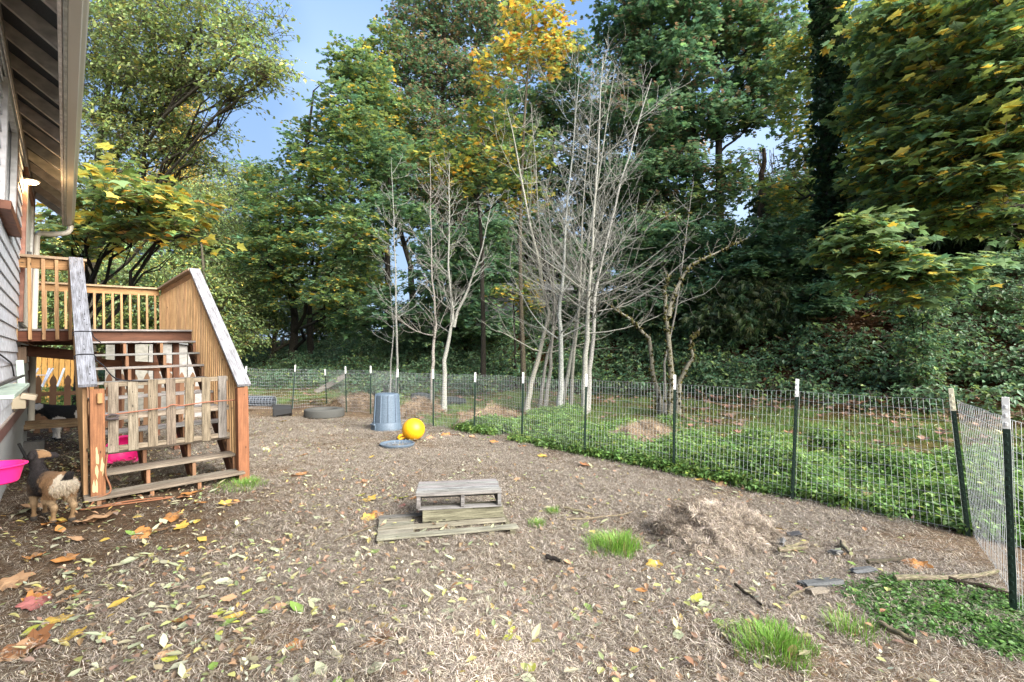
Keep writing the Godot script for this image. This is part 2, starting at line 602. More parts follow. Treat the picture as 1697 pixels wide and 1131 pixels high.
# blobs: [x, y, z, rx, ry, rz, sprays]; trunk: points from the foot up
func tree(called: String, label: String, category: String, group: String, trunk: Array, r0: float, blobs: Array, kinds: Array, bark: Color, scale := 1.0, limbs := 6, dens := 2.1, layer := 0.0) -> Node3D:
	var foot: Vector3 = trunk[0]
	var o := thing(called, label, category, foot, 0.0, group)
	var mb := MB.new()
	var pts := []
	for i in trunk.size() - 1:
		for k in 4:
			pts.append(trunk[i].lerp(trunk[i + 1], k / 4.0) - foot + ball() * r0 * 0.25 * minf(i + k, 1))
	pts.append(trunk[-1] - foot)
	pts[0] = Vector3(0, -0.25, 0)
	var rad := []
	for i in pts.size():
		var t := float(i) / (pts.size() - 1)
		rad.append(r0 * (lerpf(1.0, 0.22, t) + 0.45 * exp(-t * 22.0)))
	mb.tube(pts, rad, 9, bark)
	var xf := []
	var tint := []
	for k in kinds:
		xf.append([])
		tint.append([])
	for bl in blobs:
		var c := Vector3(bl[0], bl[1], bl[2]) - foot
		var best := 1e9
		var from := pts[1] as Vector3
		var fr := r0
		for i in range(1, pts.size()):
			var p: Vector3 = pts[i]
			var dh := Vector2(p.x - c.x, p.z - c.z).length()
			var want: float = c.y - 0.45 * dh - bl[4] * 0.3
			var cost: float = absf(p.y - want) + 0.3 * dh
			if cost < best:
				best = cost
				from = p
				fr = rad[i]
		var lr: float = minf(fr * 0.6, 0.014 * sqrt(float(bl[6])) + 0.012)
		var limb := bend(from, c, 0.08 * (c - from).length(), 6, 0.04 * (c - from).length())
		var lrad := []
		for i in limb.size():
			lrad.append(lr * lerpf(1.0, 0.4, float(i) / (limb.size() - 1)))
		mb.tube(limb, lrad, 6, bark, false)
		var R := Vector3(bl[3], bl[4], bl[5])
		for k in limbs:
			var s: Vector3 = limb[3 + rng.randi() % 4]
			var e := c + ball() * R * rf(0.6, 0.95)
			mb.tube(bend(s, e, 0.1 * (e - s).length(), 4, 0.05 * (e - s).length()), [lr * 0.4, lr * 0.33, lr * 0.25, lr * 0.17, lr * 0.08], 4, bark, false)
		for i in int(bl[6] * dens):
			var d := ball()
			var p := c + d * R * pow(rng.randf(), 0.33)
			p += Vector3(nz.get_noise_3d(p.x * 40, p.y * 40, p.z * 40), nz.get_noise_3d(p.y * 40, p.z * 40, p.x * 40), 0) * R * 0.5
			if layer > 0.0:
				var off := 0.35 * nz.get_noise_2d(p.x * 22.0, p.z * 22.0) - 0.12 * Vector2(p.x - c.x, p.z - c.z).length()
				p.y = lerpf(p.y, (roundf((p.y - off) / layer) + 0.0) * layer + off, 0.72)
			var k := rng.randi() % kinds.size()
			xf[k].append(spun(p, rf(0.7, 1.2) * scale, 0.3))
			tint[k].append(tone(0.3))
	put("trunk", mb.mesh(), M.bark, o)
	for k in kinds.size():
		if xf[k].size():
			many("crown", kinds[k], M.leaf, xf[k], tint[k], o)
	return o


# a leafless tree: stem points, then branches, twigs and twiglets that all strive upward
func bare_tree(label: String, group: String, stem: Array, r0: float, from: float, branches: int, reach: float, bark: Color, moss := 0.0, dens := 1.0) -> Node3D:
	var foot: Vector3 = stem[0]
	var o := thing("bare_tree", label, "tree", foot, 0.0, group)
	var mb := MB.new()
	var tw := MB.new()
	var pts := []
	for i in stem.size() - 1:
		for k in 4:
			pts.append(stem[i].lerp(stem[i + 1], k / 4.0) - foot + ball() * r0 * 0.35 * minf(i + k, 1))
	pts.append(stem[-1] - foot)
	pts[0] = Vector3(0, -0.2, 0)
	var rad := []
	for i in pts.size():
		var t := float(i) / (pts.size() - 1)
		rad.append(r0 * (lerpf(1.0, 0.12, t) + 0.4 * exp(-t * 25.0)))
	mb.tube(pts, rad, 9, bark if moss == 0.0 else bark.lerp(Color(0.12, 0.11, 0.02), moss * 0.4), true, bark)
	if moss > 0.0:
		for i in int(130 * moss):
			var f := rng.randf() * (pts.size() - 2)
			var p: Vector3 = pts[int(f)].lerp(pts[int(f) + 1], f - int(f)) + ball() * rad[int(f)] * 1.0
			tw.tube([p, p + ball() * 0.05, p + ball() * 0.06 + Vector3(0, -0.03, 0)], [0.03, 0.028, 0.004], 5, jit(Color(0.14, 0.125, 0.025), 0.3))
	for b in int(branches * 1.9):
		var t := rf(from, 0.98)
		var f := t * (pts.size() - 1)
		var i := int(f)
		var s: Vector3 = pts[i].lerp(pts[mini(i + 1, pts.size() - 1)], f - i)
		var yaw := rf(0, TAU)
		var len := reach * rf(0.45, 1.0) * (1.1 - 0.55 * t)
		var d := Vector3(cos(yaw), rf(0.15, 1.2) if t > 0.5 else rf(-0.05, 0.7), sin(yaw)).normalized()
		len *= 1.0 if t > 0.5 else 1.15
		var br: float = maxf(rad[i] * 0.36, 0.008)
		var l1 := wander(s, d, len, 6, 0.14, 0.12)
		mb.tube(l1, taper(br, 7, 0.2), 5, bark, false)
		for q in int(rf(3, 7) * dens):
			var m := rf(1.0, 5.6)
			var s2: Vector3 = l1[int(m)].lerp(l1[int(m) + 1], m - int(m))
			var d2 := (d + ball() * 0.9 + Vector3(0, 0.25, 0)).normalized()
			var l2 := wander(s2, d2, len * rf(0.2, 0.5), 4, 0.2, 0.1)
			tw.tube(l2, taper(maxf(br * 0.42, 0.0075), 5, 0.45), 4, bark * 0.85, false)
			for w in int(rf(1, 5) * dens):
				var s3: Vector3 = l2[1 + rng.randi() % 4]
				var d3 := (d2 + ball() * 1.0).normalized()
				tw.tube(wander(s3, d3, len * rf(0.10, 0.26), 2, 0.25, 0.15), [0.0048, 0.004, 0.0025], 3, bark * 0.72, false)
	put("trunk", mb.mesh(), M.pale_bark, o)
	put("twigs", tw.mesh(), M.pale_bark, o).set_meta("kind", "stuff")
	return o


func taper(r: float, count: int, e: float) -> Array:
	var out := []
	for i in count:
		out.append(r * lerpf(1.0, e, float(i) / (count - 1)))
	return out


func wander(s: Vector3, d: Vector3, len: float, steps: int, wob: float, up: float) -> Array:
	var out := [s]
	var p := s
	for i in steps:
		d = (d + ball() * wob + Vector3(0, up, 0)).normalized()
		p += d * len / steps
		out.append(p)
	return out


# ------------------------------------------------------------------ bodies from capsules (surface nets)
func body(bones: Array, cell: float, blend: float, paint: Callable) -> MB:
	var lo := Vector3.ONE * 1e9
	var hi := -lo
	for b in bones:
		for e in 2:
			lo = lo.min(b[e] - Vector3.ONE * (b[2 + e] + cell * 3))
			hi = hi.max(b[e] + Vector3.ONE * (b[2 + e] + cell * 3))
	var N := Vector3i(((hi - lo) / cell).ceil()) + Vector3i.ONE
	var f := PackedFloat32Array()
	f.resize(N.x * N.y * N.z)
	f.fill(0.5)
	for b in bones:
		var a: Vector3 = b[0]
		var ab: Vector3 = b[1] - a
		var ra: float = b[2]
		var rb: float = b[3]
		var l2 := maxf(ab.length_squared(), 1e-9)
		var mg := maxf(ra, rb) + blend + cell * 2.0
		var i0 := Vector3i(((a.min(b[1]) - Vector3.ONE * mg - lo) / cell).floor()).clamp(Vector3i.ZERO, N - Vector3i.ONE)
		var i1 := Vector3i(((a.max(b[1]) + Vector3.ONE * mg - lo) / cell).ceil()).clamp(Vector3i.ZERO, N - Vector3i.ONE)
		for z in range(i0.z, i1.z + 1):
			for y in range(i0.y, i1.y + 1):
				var row := (z * N.y + y) * N.x
				for x in range(i0.x, i1.x + 1):
					var p := lo + Vector3(x, y, z) * cell - a
					var t := clampf(p.dot(ab) / l2, 0.0, 1.0)
					var d := (p - ab * t).length() - lerpf(ra, rb, t)
					var o := f[row + x]
					var h := maxf(blend - absf(o - d), 0.0) / blend
					f[row + x] = minf(o, d) - h * h * blend * 0.25
	var mb := MB.new()
	var id := {}
	var sx := 1
	var sy := N.x
	var sz := N.x * N.y
	for z in N.z - 1:
		for y in N.y - 1:
			for x in N.x - 1:
				var at := z * sz + y * sy + x
				var neg := 0
				for k in 8:
					if f[at + (k & 1) * sx + ((k >> 1) & 1) * sy + (k >> 2) * sz] < 0.0:
						neg += 1
				if neg == 0 or neg == 8:
					continue
				var sum := Vector3.ZERO
				var cnt := 0
				for k in 8:
					for ax in 3:
						if (k >> ax) & 1:
							continue
						var k2 := k | (1 << ax)
						var va := f[at + (k & 1) * sx + ((k >> 1) & 1) * sy + (k >> 2) * sz]
						var vb := f[at + (k2 & 1) * sx + ((k2 >> 1) & 1) * sy + (k2 >> 2) * sz]
						if (va < 0.0) != (vb < 0.0):
							var p := Vector3(k & 1, (k >> 1) & 1, k >> 2)
							p[ax] += va / (va - vb)
							sum += p
							cnt += 1
				var q := sum / cnt
				var gr := Vector3(f[at + sx] - f[at], f[at + sy] - f[at], f[at + sz] - f[at]) + Vector3(f[at + sx + sy + sz] - f[at + sy + sz], f[at + sx + sy + sz] - f[at + sx + sz], f[at + sx + sy + sz] - f[at + sx + sy])
				var wp := lo + (Vector3(x, y, z) + q) * cell
				id[at] = mb.add(wp, gr.normalized(), paint.call(wp))
	var st := [sx, sy, sz]
	for at in id.keys():
		for ax in 3:
			var u: int = st[(ax + 1) % 3]
			var w: int = st[(ax + 2) % 3]
			var va := f[at]
			var vb := f[at + st[ax]]
			if (va < 0.0) == (vb < 0.0):
				continue
			if not (id.has(at - u) and id.has(at - w) and id.has(at - u - w)):
				continue
			if va < 0.0:
				mb.quad(id[at], id[at - u], id[at - u - w], id[at - w])
			else:
				mb.quad(id[at], id[at - w], id[at - u - w], id[at - u])
	return mb


func hair(skin: MB, count: int, length: float, pick: Callable) -> ArrayMesh:
	var mb := MB.new()
	for i in count:
		var k := rng.randi() % skin.v.size()
		var p := skin.v[k]
		var len: float = length * pick.call(p)
		if len <= 0.002:
			continue
		var d := (skin.n[k] * 0.55 + Vector3(-0.5, -0.75, 0) + ball() * 0.35).normalized()
		var sd := d.cross(ball()).normalized() * 0.0022
		var col := jit(skin.c[k], 0.2)
		mb.flat(p - sd, p + sd, p + d * len, col)
	return mb.mesh(false)


# ------------------------------------------------------------------ the scene
func _ready() -> void:
	rng.seed = 4117
	nz.noise_type = FastNoiseLite.TYPE_SIMPLEX_SMOOTH
	nz.frequency = 0.02
	nz.seed = 9
	nz.fractal_octaves = 4
	var cam := Camera3D.new()
	cam.name = "camera"
	cam.fov = 70.52
	cam.near = 0.05
	cam.far = 600.0
	cam.position = Vector3(0, 1.6, 0)
	cam.rotation.x = atan(24.5 / 800.0)
	add_child(cam)
	var sky := ProceduralSkyMaterial.new()
	sky.sky_top_color = lin(0.029, 0.056, 0.112)
	sky.sky_horizon_color = lin(0.078, 0.104, 0.135)
	sky.sky_curve = 0.28
	sky.ground_bottom_color = lin(0.10, 0.09, 0.07)
	sky.ground_horizon_color = lin(0.30, 0.32, 0.30)
	sky.sky_energy_multiplier = 1.0
	sky.sky_cover = clouds()
	var env := Environment.new()
	env.background_mode = Environment.BG_SKY
	env.sky = Sky.new()
	env.sky.sky_material = sky
	env.tonemap_mode = Environment.TONE_MAPPER_LINEAR
	env.tonemap_exposure = 8.6
	env.sdfgi_enabled = true
	env.ssao_enabled = true
	env.ssil_enabled = true
	var we := WorldEnvironment.new()
	we.name = "world_environment"
	we.environment = env
	add_child(we)
	var sun := DirectionalLight3D.new()
	sun.name = "sun"
	sun.light_energy = 0.5
	sun.light_color = Color(1.0, 0.985, 0.965)
	sun.light_angular_distance = 50.0
	sun.shadow_enabled = true
	sun.rotation = Vector3(deg_to_rad(-31), deg_to_rad(49), 0)
	add_child(sun)

	materials()
	sprays()
	ground()
	house()
	deck()
	hillside()
	back_yard()
	forest()
	bare_trees()
	fence()
	yard_things()
	goats()
	litter_and_leaves()


func clouds() -> Texture2D:
	var W := 512
	var H := 256
	var a := fnl(0.018, 41, 5).get_seamless_image(W, H)
	a.convert(Image.FORMAT_L8)
	var A := a.get_data()
	var out := PackedByteArray()
	out.resize(W * H * 4)
	for y in H:
		var el := 90.0 - 180.0 * (y + 0.5) / H
		var k := ss(0.0, 6.0, el) * (1.0 - ss(24.0, 48.0, el))
		for x in W:
			var i := y * W + x
			var c := ss(0.42, 0.72, A[i] / 255.0) * k
			out[i * 4] = 66
			out[i * 4 + 1] = 68
			out[i * 4 + 2] = 71
			out[i * 4 + 3] = int(c * 150.0)
	return ImageTexture.create_from_image(Image.create_from_data(W, H, false, Image.FORMAT_RGBA8, out))


# ------------------------------------------------------------------ ground
func axis(fine0: float, fine1: float, step: float, far: float) -> Array:
	var out := []
	var x := fine0
	while x <= fine1:
		out.append(x)
		x += step
	var d := step
	x = fine1
	while x < far:
		d = minf(d * 1.12, 40.0)
		x += d
		out.append(x)
	d = step
	x = fine0
	while x > -far:
		d = minf(d * 1.12, 40.0)
		x -= d
		out.push_front(x)
	return out


func fence_side(x: float, z: float) -> float:   # metres beyond the long fence
	return (x - 4.06) * 0.755 + (-z - 4.32) * 0.656


func ground_tint(x: float, z: float) -> Color:
	var s := hill_dist(x, z)
	var n := nz.get_noise_2d(x * 12.0, z * 12.0)
	var n2 := nz.get_noise_2d(x * 45.0 + 50.0, z * 45.0)
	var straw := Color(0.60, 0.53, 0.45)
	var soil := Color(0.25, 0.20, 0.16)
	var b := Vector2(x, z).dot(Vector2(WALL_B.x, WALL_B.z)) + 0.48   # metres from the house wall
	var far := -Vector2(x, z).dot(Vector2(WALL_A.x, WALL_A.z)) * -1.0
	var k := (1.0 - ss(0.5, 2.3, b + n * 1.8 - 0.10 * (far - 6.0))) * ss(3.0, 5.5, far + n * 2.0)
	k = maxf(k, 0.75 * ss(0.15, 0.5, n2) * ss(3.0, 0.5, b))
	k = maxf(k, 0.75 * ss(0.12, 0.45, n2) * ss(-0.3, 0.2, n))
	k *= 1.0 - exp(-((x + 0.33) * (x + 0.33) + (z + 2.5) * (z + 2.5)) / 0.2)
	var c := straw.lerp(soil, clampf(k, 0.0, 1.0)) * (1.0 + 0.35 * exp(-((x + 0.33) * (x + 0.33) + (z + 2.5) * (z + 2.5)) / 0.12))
	var w := fence_side(x, z)
	if w > 0.0 or z < -15.5:
		c = c.lerp(Color(0.34, 0.37, 0.16), ss(0.0, 0.5, maxf(w, -15.5 - z)))
	if s > -1.0:
		c = c.lerp(Color(0.24, 0.15, 0.08), ss(-1.0, 1.0, s))
	return c


func ground() -> void:
	var mb := MB.new()
	var X := axis(-9.0, 6.0, 0.12, 320.0)
	var Z := axis(-17.0, 1.0, 0.12, 320.0)
	for z in Z:
		for x in X:
			var near: bool = absf(x) < 60.0 and absf(z) < 70.0
			var y := gy(x, z) if near else (4.0 if hill_dist(x, z) > 0.0 else 0.0)
			var e := 0.05
			var nn := Vector3.UP
			if near:
				nn = Vector3(gy(x - e, z) - gy(x + e, z), 2.0 * e, gy(x, z - e) - gy(x, z + e)).normalized()
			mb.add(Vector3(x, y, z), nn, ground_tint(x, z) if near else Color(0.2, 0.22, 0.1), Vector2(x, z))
	var w := X.size()
	for j in Z.size() - 1:
		for i in w - 1:
			mb.quad(j * w + i, (j + 1) * w + i, (j + 1) * w + i + 1, j * w + i + 1)
	tag(put("ground", mb.mesh(), M.ground), "straw covered yard soil rising into the wooded bank behind the fence", "", "", "structure")
	# loose straw lying over it
	var kinds := []
	for k in 4:
		kinds.append(straw_patch(1150, 0.42, 0.02, 0.85))
	var xf := [[], [], [], []]
	var tint := [[], [], [], []]
	for i in 2600:
		var d := pow(rng.randf(), 0.62) * 11.0 + 1.3
		var a := rf(-0.86, 0.86)
		var x := d * tan(a)
		var z := -d
		if fence_side(x, z) > 0.15 or x > 3.9 or Vector3(x, 0, z).dot(WALL_B) < -0.4:
			continue
		var t := ground_tint(x, z)
		if t.r < 0.45 and rng.randf() < 0.72:
			continue
		var k := rng.randi() % 4
		xf[k].append(spun(g(x, z), rf(0.8, 1.2), 0.04))
		tint[k].append(Color(1, 1, 1) * clampf(0.45 + 0.85 * t.r, 0.6, 1.5))
	var small := straw_patch(170, 0.13, 0.016, 0.9)
	var mxf := []
	var mtint := []
	for i in 150:
		var p := Vector2(-0.33, -2.5) + Vector2(rf(-1, 1), rf(-1, 1)).limit_length(1.0) * Vector2(0.75, 0.65)
		var e := 0.06
		var up := Vector3(gy(p.x - e, p.y) - gy(p.x + e, p.y), 2.0 * e, gy(p.x, p.y - e) - gy(p.x, p.y + e)).normalized()
		var x := up.cross(Vector3(sin(i * 2.4), 0.1, cos(i * 2.4))).normalized()
		mxf.append(Transform3D(Basis(x, up, x.cross(up)), g(p.x, p.y)))
		mtint.append(Color(1.25, 1.25, 1.28) * rf(0.9, 1.25))
	tag(many("straw", small, M.straw, mxf, mtint), "pale low mound of loose straw at the picture's bottom edge", "", "", "stuff")
	for k in 4:
		tag(many("straw", kinds[k], M.straw, xf[k], tint[k]), "pale loose straw strewn over the whole yard", "", "", "stuff")


func straw_patch(count: int, r: float, high: float, long := 1.0) -> ArrayMesh:
	var mb := MB.new()
	for i in count:
		var a := rf(0, TAU)
		var q := r * sqrt(rng.randf())
		var p := Vector3(cos(a) * q, rf(0.0, high), sin(a) * q)
		var d := Vector3(cos(a * 7.0), rf(-0.25, 0.35), sin(a * 7.0)).normalized()
		var len := rf(0.025, 0.085) * long
		var sd := d.cross(Vector3.UP).normalized() * rf(0.0006, 0.0014)
		var l := 0.15 + 0.72 * pow(rng.randf(), 1.5)
		l *= 0.70
		var col := Color(l, l * rf(0.84, 0.90), l * rf(0.63, 0.77))
		if rng.randf() < 0.28:
			col = Color(0.11, 0.078, 0.055) * rf(0.7, 1.4)
		var m := p + d * len * 0.5 + Vector3(0, rf(-0.006, 0.012), 0)
		var e := p + d * len + sd * rf(-6, 6)
		e.y = maxf(e.y, -0.003)
		var i0 := mb.add(p - sd, Vector3.UP, col)
		mb.add(p + sd, Vector3.UP, col)
		mb.add(m - sd, Vector3.UP, col)
		mb.add(m + sd, Vector3.UP, col)
		mb.add(e, Vector3.UP, col)
		mb.tri(i0, i0 + 1, i0 + 3)
		mb.tri(i0, i0 + 3, i0 + 2)
		mb.tri(i0 + 2, i0 + 3, i0 + 4)
	return mb.mesh(false)


# ------------------------------------------------------------------ house
func hw(a: float, b: float, y: float) -> Vector3:   # along the wall, out of the wall, up
	return WALL_A * a + WALL_B * (b - 0.48) + Vector3(0, y, 0)


func house() -> void:
	var o := thing("house", "house with pale lapped siding, deep rafter eave and brown trim", "house")
	var white := Color(0.74, 0.77, 0.83)
	var brown := Color(0.21, 0.085, 0.05)
	var A0 := -3.0
	var A1 := 11.9
	var mb := MB.new()
	for p in [[A0, A1, -8.0, -0.03]]:
		var c := hw((A0 + A1) / 2, -4.0, 2.3)
		mb.box(Transform3D(Basis(WALL_B, Vector3.UP, WALL_B.cross(Vector3.UP)), c), Vector3(7.9, 4.6, A1 - A0 - 0.1), white)
	put("wall", mb.mesh(), M.paint, o)
	# lapped boards: each tilts out at its foot; cut round the window and the door
	var y := 0.90
	while y < 4.45:
		var runs := [[A0, 6.2], [7.5, 9.05], [11.3, A1 - 0.06]] if y > 2.75 and y < 4.1 else ([[A0, 9.05], [11.3, A1 - 0.06]] if y > 1.9 and y < 4.1 else [[A0, A1 - 0.06]])
		for r in runs:
			var b := MB.new()
			var tilt := Basis(WALL_A, Vector3.ZERO, Vector3.ZERO)
			var up := (Vector3.UP * 0.155 - WALL_B * 0.016).normalized()
			var z := WALL_A.cross(up)
			b.box(Transform3D(Basis(up, WALL_A, up.cross(WALL_A)), hw((r[0] + r[1]) / 2, 0.012, y + 0.078)), Vector3(0.166, r[1] - r[0], 0.012), jit(white, 0.05), 0.002)
			put("siding_board", b.mesh(), M.paint, o)
		y += 0.15
	board("red_band", o, M.paint, hw(A0, 0.01, 0.815), hw(A1, 0.01, 0.815), Vector3.UP, 0.15, 0.04, Color(0.25, 0.13, 0.115))
	board("drip_trim", o, M.paint, hw(A0, 0.03, 0.90), hw(A1, 0.03, 0.90), Vector3.UP, 0.022, 0.03, Color(0.42, 0.36, 0.30))
	board("foundation", o, M.stone, hw(A0, -0.03, 0.30), hw(A1, -0.03, 0.30), Vector3.UP, 0.90, 0.10, Color(0.42, 0.42, 0.42))
	board("corner_board", o, M.paint, hw(A1 - 0.03, 0.022, 0.89), hw(A1 - 0.03, 0.022, 4.5), WALL_A, 0.10, 0.03, Color(0.42, 0.30, 0.25))
	# window at the picture's edge
	var win := thing_part("window", o)
	for e in [[6.2, 6.3], [7.4, 7.5]]:
		board("frame", win, M.paint, hw((e[0] + e[1]) / 2, 0.03, 2.98), hw((e[0] + e[1]) / 2, 0.03, 4.1), WALL_A, 0.1, 0.05, Color(0.75, 0.75, 0.74))
	board("frame", win, M.paint, hw(6.3, 0.03, 4.05), hw(7.4, 0.03, 4.05), Vector3.UP, 0.1, 0.05, Color(0.75, 0.75, 0.74))
	board("sill", win, M.paint, hw(6.15, 0.05, 2.94), hw(7.56, 0.05, 2.94), Vector3.UP, 0.08, 0.10, brown)
	board("casing", win, M.paint, hw(7.53, 0.035, 2.9), hw(7.53, 0.035, 4.1), WALL_A, 0.05, 0.05, brown)
	board("pane", win, M.glass, hw(6.3, 0.0, 3.5), hw(7.4, 0.0, 3.5), Vector3.UP, 1.05, 0.006, Color.WHITE)
	# the door on to the deck
	var door := thing_part("door", o)
	board("casing", door, M.paint, hw(9.12, 0.035, 2.05), hw(9.12, 0.035, 4.05), WALL_A, 0.12, 0.05, Color(0.40, 0.20, 0.14))
	board("frame", door, M.paint, hw(9.32, 0.03, 2.05), hw(9.32, 0.03, 4.0), WALL_A, 0.26, 0.06, Color(0.82, 0.79, 0.72))
	board("leaf", door, M.paint, hw(10.15, 0.01, 2.05), hw(10.15, 0.01, 3.98), WALL_A, 1.4, 0.05, Color(0.80, 0.78, 0.72))
	board("frame", door, M.paint, hw(11.0, 0.03, 2.05), hw(11.0, 0.03, 4.0), WALL_A, 0.26, 0.06, Color(0.82, 0.79, 0.72))
	board("casing", door, M.paint, hw(11.2, 0.035, 2.05), hw(11.2, 0.035, 4.05), WALL_A, 0.12, 0.05, Color(0.40, 0.20, 0.14))
	board("head", door, M.paint, hw(9.06, 0.036, 4.06), hw(11.26, 0.036, 4.06), Vector3.UP, 0.12, 0.055, Color(0.33, 0.17, 0.12))
	block("handle", door, M.gloss_plastic, hw(9.6, 0.07, 3.0), Vector3(0.05, 0.14, 0.05), Color(0.1, 0.1, 0.1))
	# eave: sloping rafters, boards above them, vented blocks between, fascia and gutter
	var E0 := -2.5
	var E1 := 12.4
	var dark := Color(0.62, 0.57, 0.51)
	var slope := (hw(0, 0.50, 4.13) - hw(0, 0.0, 4.50)).normalized()
	var perp := WALL_A.cross(slope)
	if perp.y < 0:
		perp = -perp
	for k in 5:
		var f := (k + 0.5) / 5.0 * 0.60 - 0.08
		var c := hw(0, 0, 4.50) + slope * f + perp * 0.125
		board("roof_board", o, M.paint, c + WALL_A * E0, c + WALL_A * E1, slope, 0.116, 0.018, Color(0.50, 0.46, 0.41))
	var a := E0 + 0.16
	while a < E1:
		var mid := hw(a, 0, 4.50)
		board("rafter", o, M.paint, mid + slope * -0.10 + perp * 0.05, mid + slope * 0.52 + perp * 0.05, perp, 0.13, 0.042, dark)
		if a + 0.6 < E1:
			var vent := board("vent_block", o, M.paint, hw(a + 0.024, -0.02, 4.585), hw(a + 0.586, -0.02, 4.585), Vector3.UP, 0.14, 0.03, Color(0.58, 0.53, 0.47))
			for h in 3:
				var mh := MB.new()
				mh.tube([hw(a + 0.2 + h * 0.1, -0.001, 4.585), hw(a + 0.2 + h * 0.1, -0.004 + 0.0005, 4.585)], [0.025, 0.025], 12, Color(0.01, 0.01, 0.01))
				put("vent_hole", mh.mesh(), M.plain, vent)
		a += 0.61
	board("frieze_board", o, M.paint, hw(E0, 0.012, 4.47), hw(A1, 0.012, 4.47), Vector3.UP, 0.09, 0.03, Color(0.36, 0.32, 0.29))
	board("fascia", o, M.paint, hw(E0, 0.43, 4.14), hw(E1, 0.43, 4.14), Vector3.UP, 0.19, 0.028, Color(0.50, 0.47, 0.43))
	board("fascia_strip", o, M.paint, hw(E0, 0.398, 4.07), hw(E1, 0.398, 4.07), Vector3.UP, 0.03, 0.026, Color(0.62, 0.58, 0.54))
	var gm := MB.new()
	var prof := [Vector2(0.446, 4.17), Vector2(0.446, 4.05), Vector2(0.515, 4.05), Vector2(0.522, 4.085), Vector2(0.545, 4.12), Vector2(0.556, 4.15), Vector2(0.556, 4.17), Vector2(0.545, 4.17), Vector2(0.54, 4.125), Vector2(0.512, 4.06), Vector2(0.452, 4.058), Vector2(0.452, 4.17)]
	for i in prof.size():
		var p: Vector2 = prof[i]
		var q: Vector2 = prof[(i + 1) % prof.size()]
		gm.face(hw(E0, p.x, p.y), hw(E1, p.x, p.y), hw(E1, q.x, q.y), hw(E0, q.x, q.y), Color(0.47, 0.43, 0.36))
	gm.face(hw(E1, 0.446, 4.05), hw(E1, 0.55, 4.05), hw(E1, 0.556, 4.17), hw(E1, 0.446, 4.17), Color(0.47, 0.43, 0.36))
	put("gutter", gm.mesh(false), M.gloss_plastic, o)
	var dp := MB.new()
	var e1 := E1 - 0.12
	dp.tube([hw(e1, 0.50, 4.06), hw(e1, 0.50, 3.98), hw(e1, 0.47, 3.92), hw(e1, 0.40, 3.885), hw(e1 - 0.05, 0.2, 3.83), hw(e1 - 0.3, 0.09, 3.78), hw(e1 - 0.42, 0.07, 3.7), hw(e1 - 0.43, 0.07, 0.3)], [0.045, 0.045, 0.045, 0.045, 0.045, 0.045, 0.045, 0.045], 10, Color(0.58, 0.53, 0.44))
	put("downspout", dp.mesh(), M.gloss_plastic, o)
	# roof over it
	for k in 2:
		var r := MB.new()
		var ridge := hw(0, -4.0, 7.2)
		var eave := hw(0, 0.44, 4.175) + perp * 0.125 if k == 0 else hw(0, -8.5, 4.30)
		r.face(eave + WALL_A * E0, eave + WALL_A * E1, ridge + WALL_A * E1, ridge + WALL_A * E0, Color(0.10, 0.10, 0.10))
		r.face(eave + WALL_A * E0 + Vector3(0, 0.03, 0), ridge + WALL_A * E0 + Vector3(0, 0.03, 0), ridge + WALL_A * E1 + Vector3(0, 0.03, 0), eave + WALL_A * E1 + Vector3(0, 0.03, 0), Color(0.10, 0.10, 0.10))
		put("roof", r.mesh(false), M.stone, o)
	for e in [A0, A1]:
		var gb := MB.new()
		gb.flat(hw(e - 0.03, -0.02, 4.5), hw(e - 0.03, -7.9, 4.5), hw(e - 0.03, -4.0, 7.1), white)
		put("gable", gb.mesh(false), M.paint, o)
	# lit lamp above the door
	var lamp := thing("wall_lamp", "small lit lamp fixed under the eave beside the deck door", "lamp", hw(9.05, 0.10, 3.92))
	var base := MB.new()
	base.tube([WALL_B * -0.09 + Vector3(0, 0.03, 0), WALL_B * 0.02 + Vector3(0, 0.035, 0)], [0.05, 0.03], 12, Color(0.08, 0.07, 0.06))
	base.tube([Vector3(0, 0.05, 0), Vector3(0, 0.02, 0)], [0.04, 0.09], 16, Color(0.08, 0.07, 0.06))
	put("lamp_shade", base.mesh(), M.plain, lamp)
	var bulb := MB.new()
	bulb.lathe([Vector2(0.0, -0.03), Vector2(0.05, -0.02), Vector2(0.075, 0.0), Vector2(0.06, 0.018), Vector2(0.0, 0.018)], 16, Color.WHITE)
	put("bulb", bulb.mesh(), M.lamp_glow, lamp)
	var l := OmniLight3D.new()
	l.name = "lamp_light"
	l.light_color = Color(1.0, 0.84, 0.6)
	l.light_energy = 0.08
	l.light_size = 0.07
	l.omni_range = 8.0
	l.omni_attenuation = 2.0
	l.shadow_enabled = true
	lamp.add_child(l)
	l.position = Vector3(0, -0.05, 0)


func thing_part(called: String, parent: Node3D) -> Node3D:
	var o := Node3D.new()
	o.name = called
	parent.add_child(o, true)
	return o


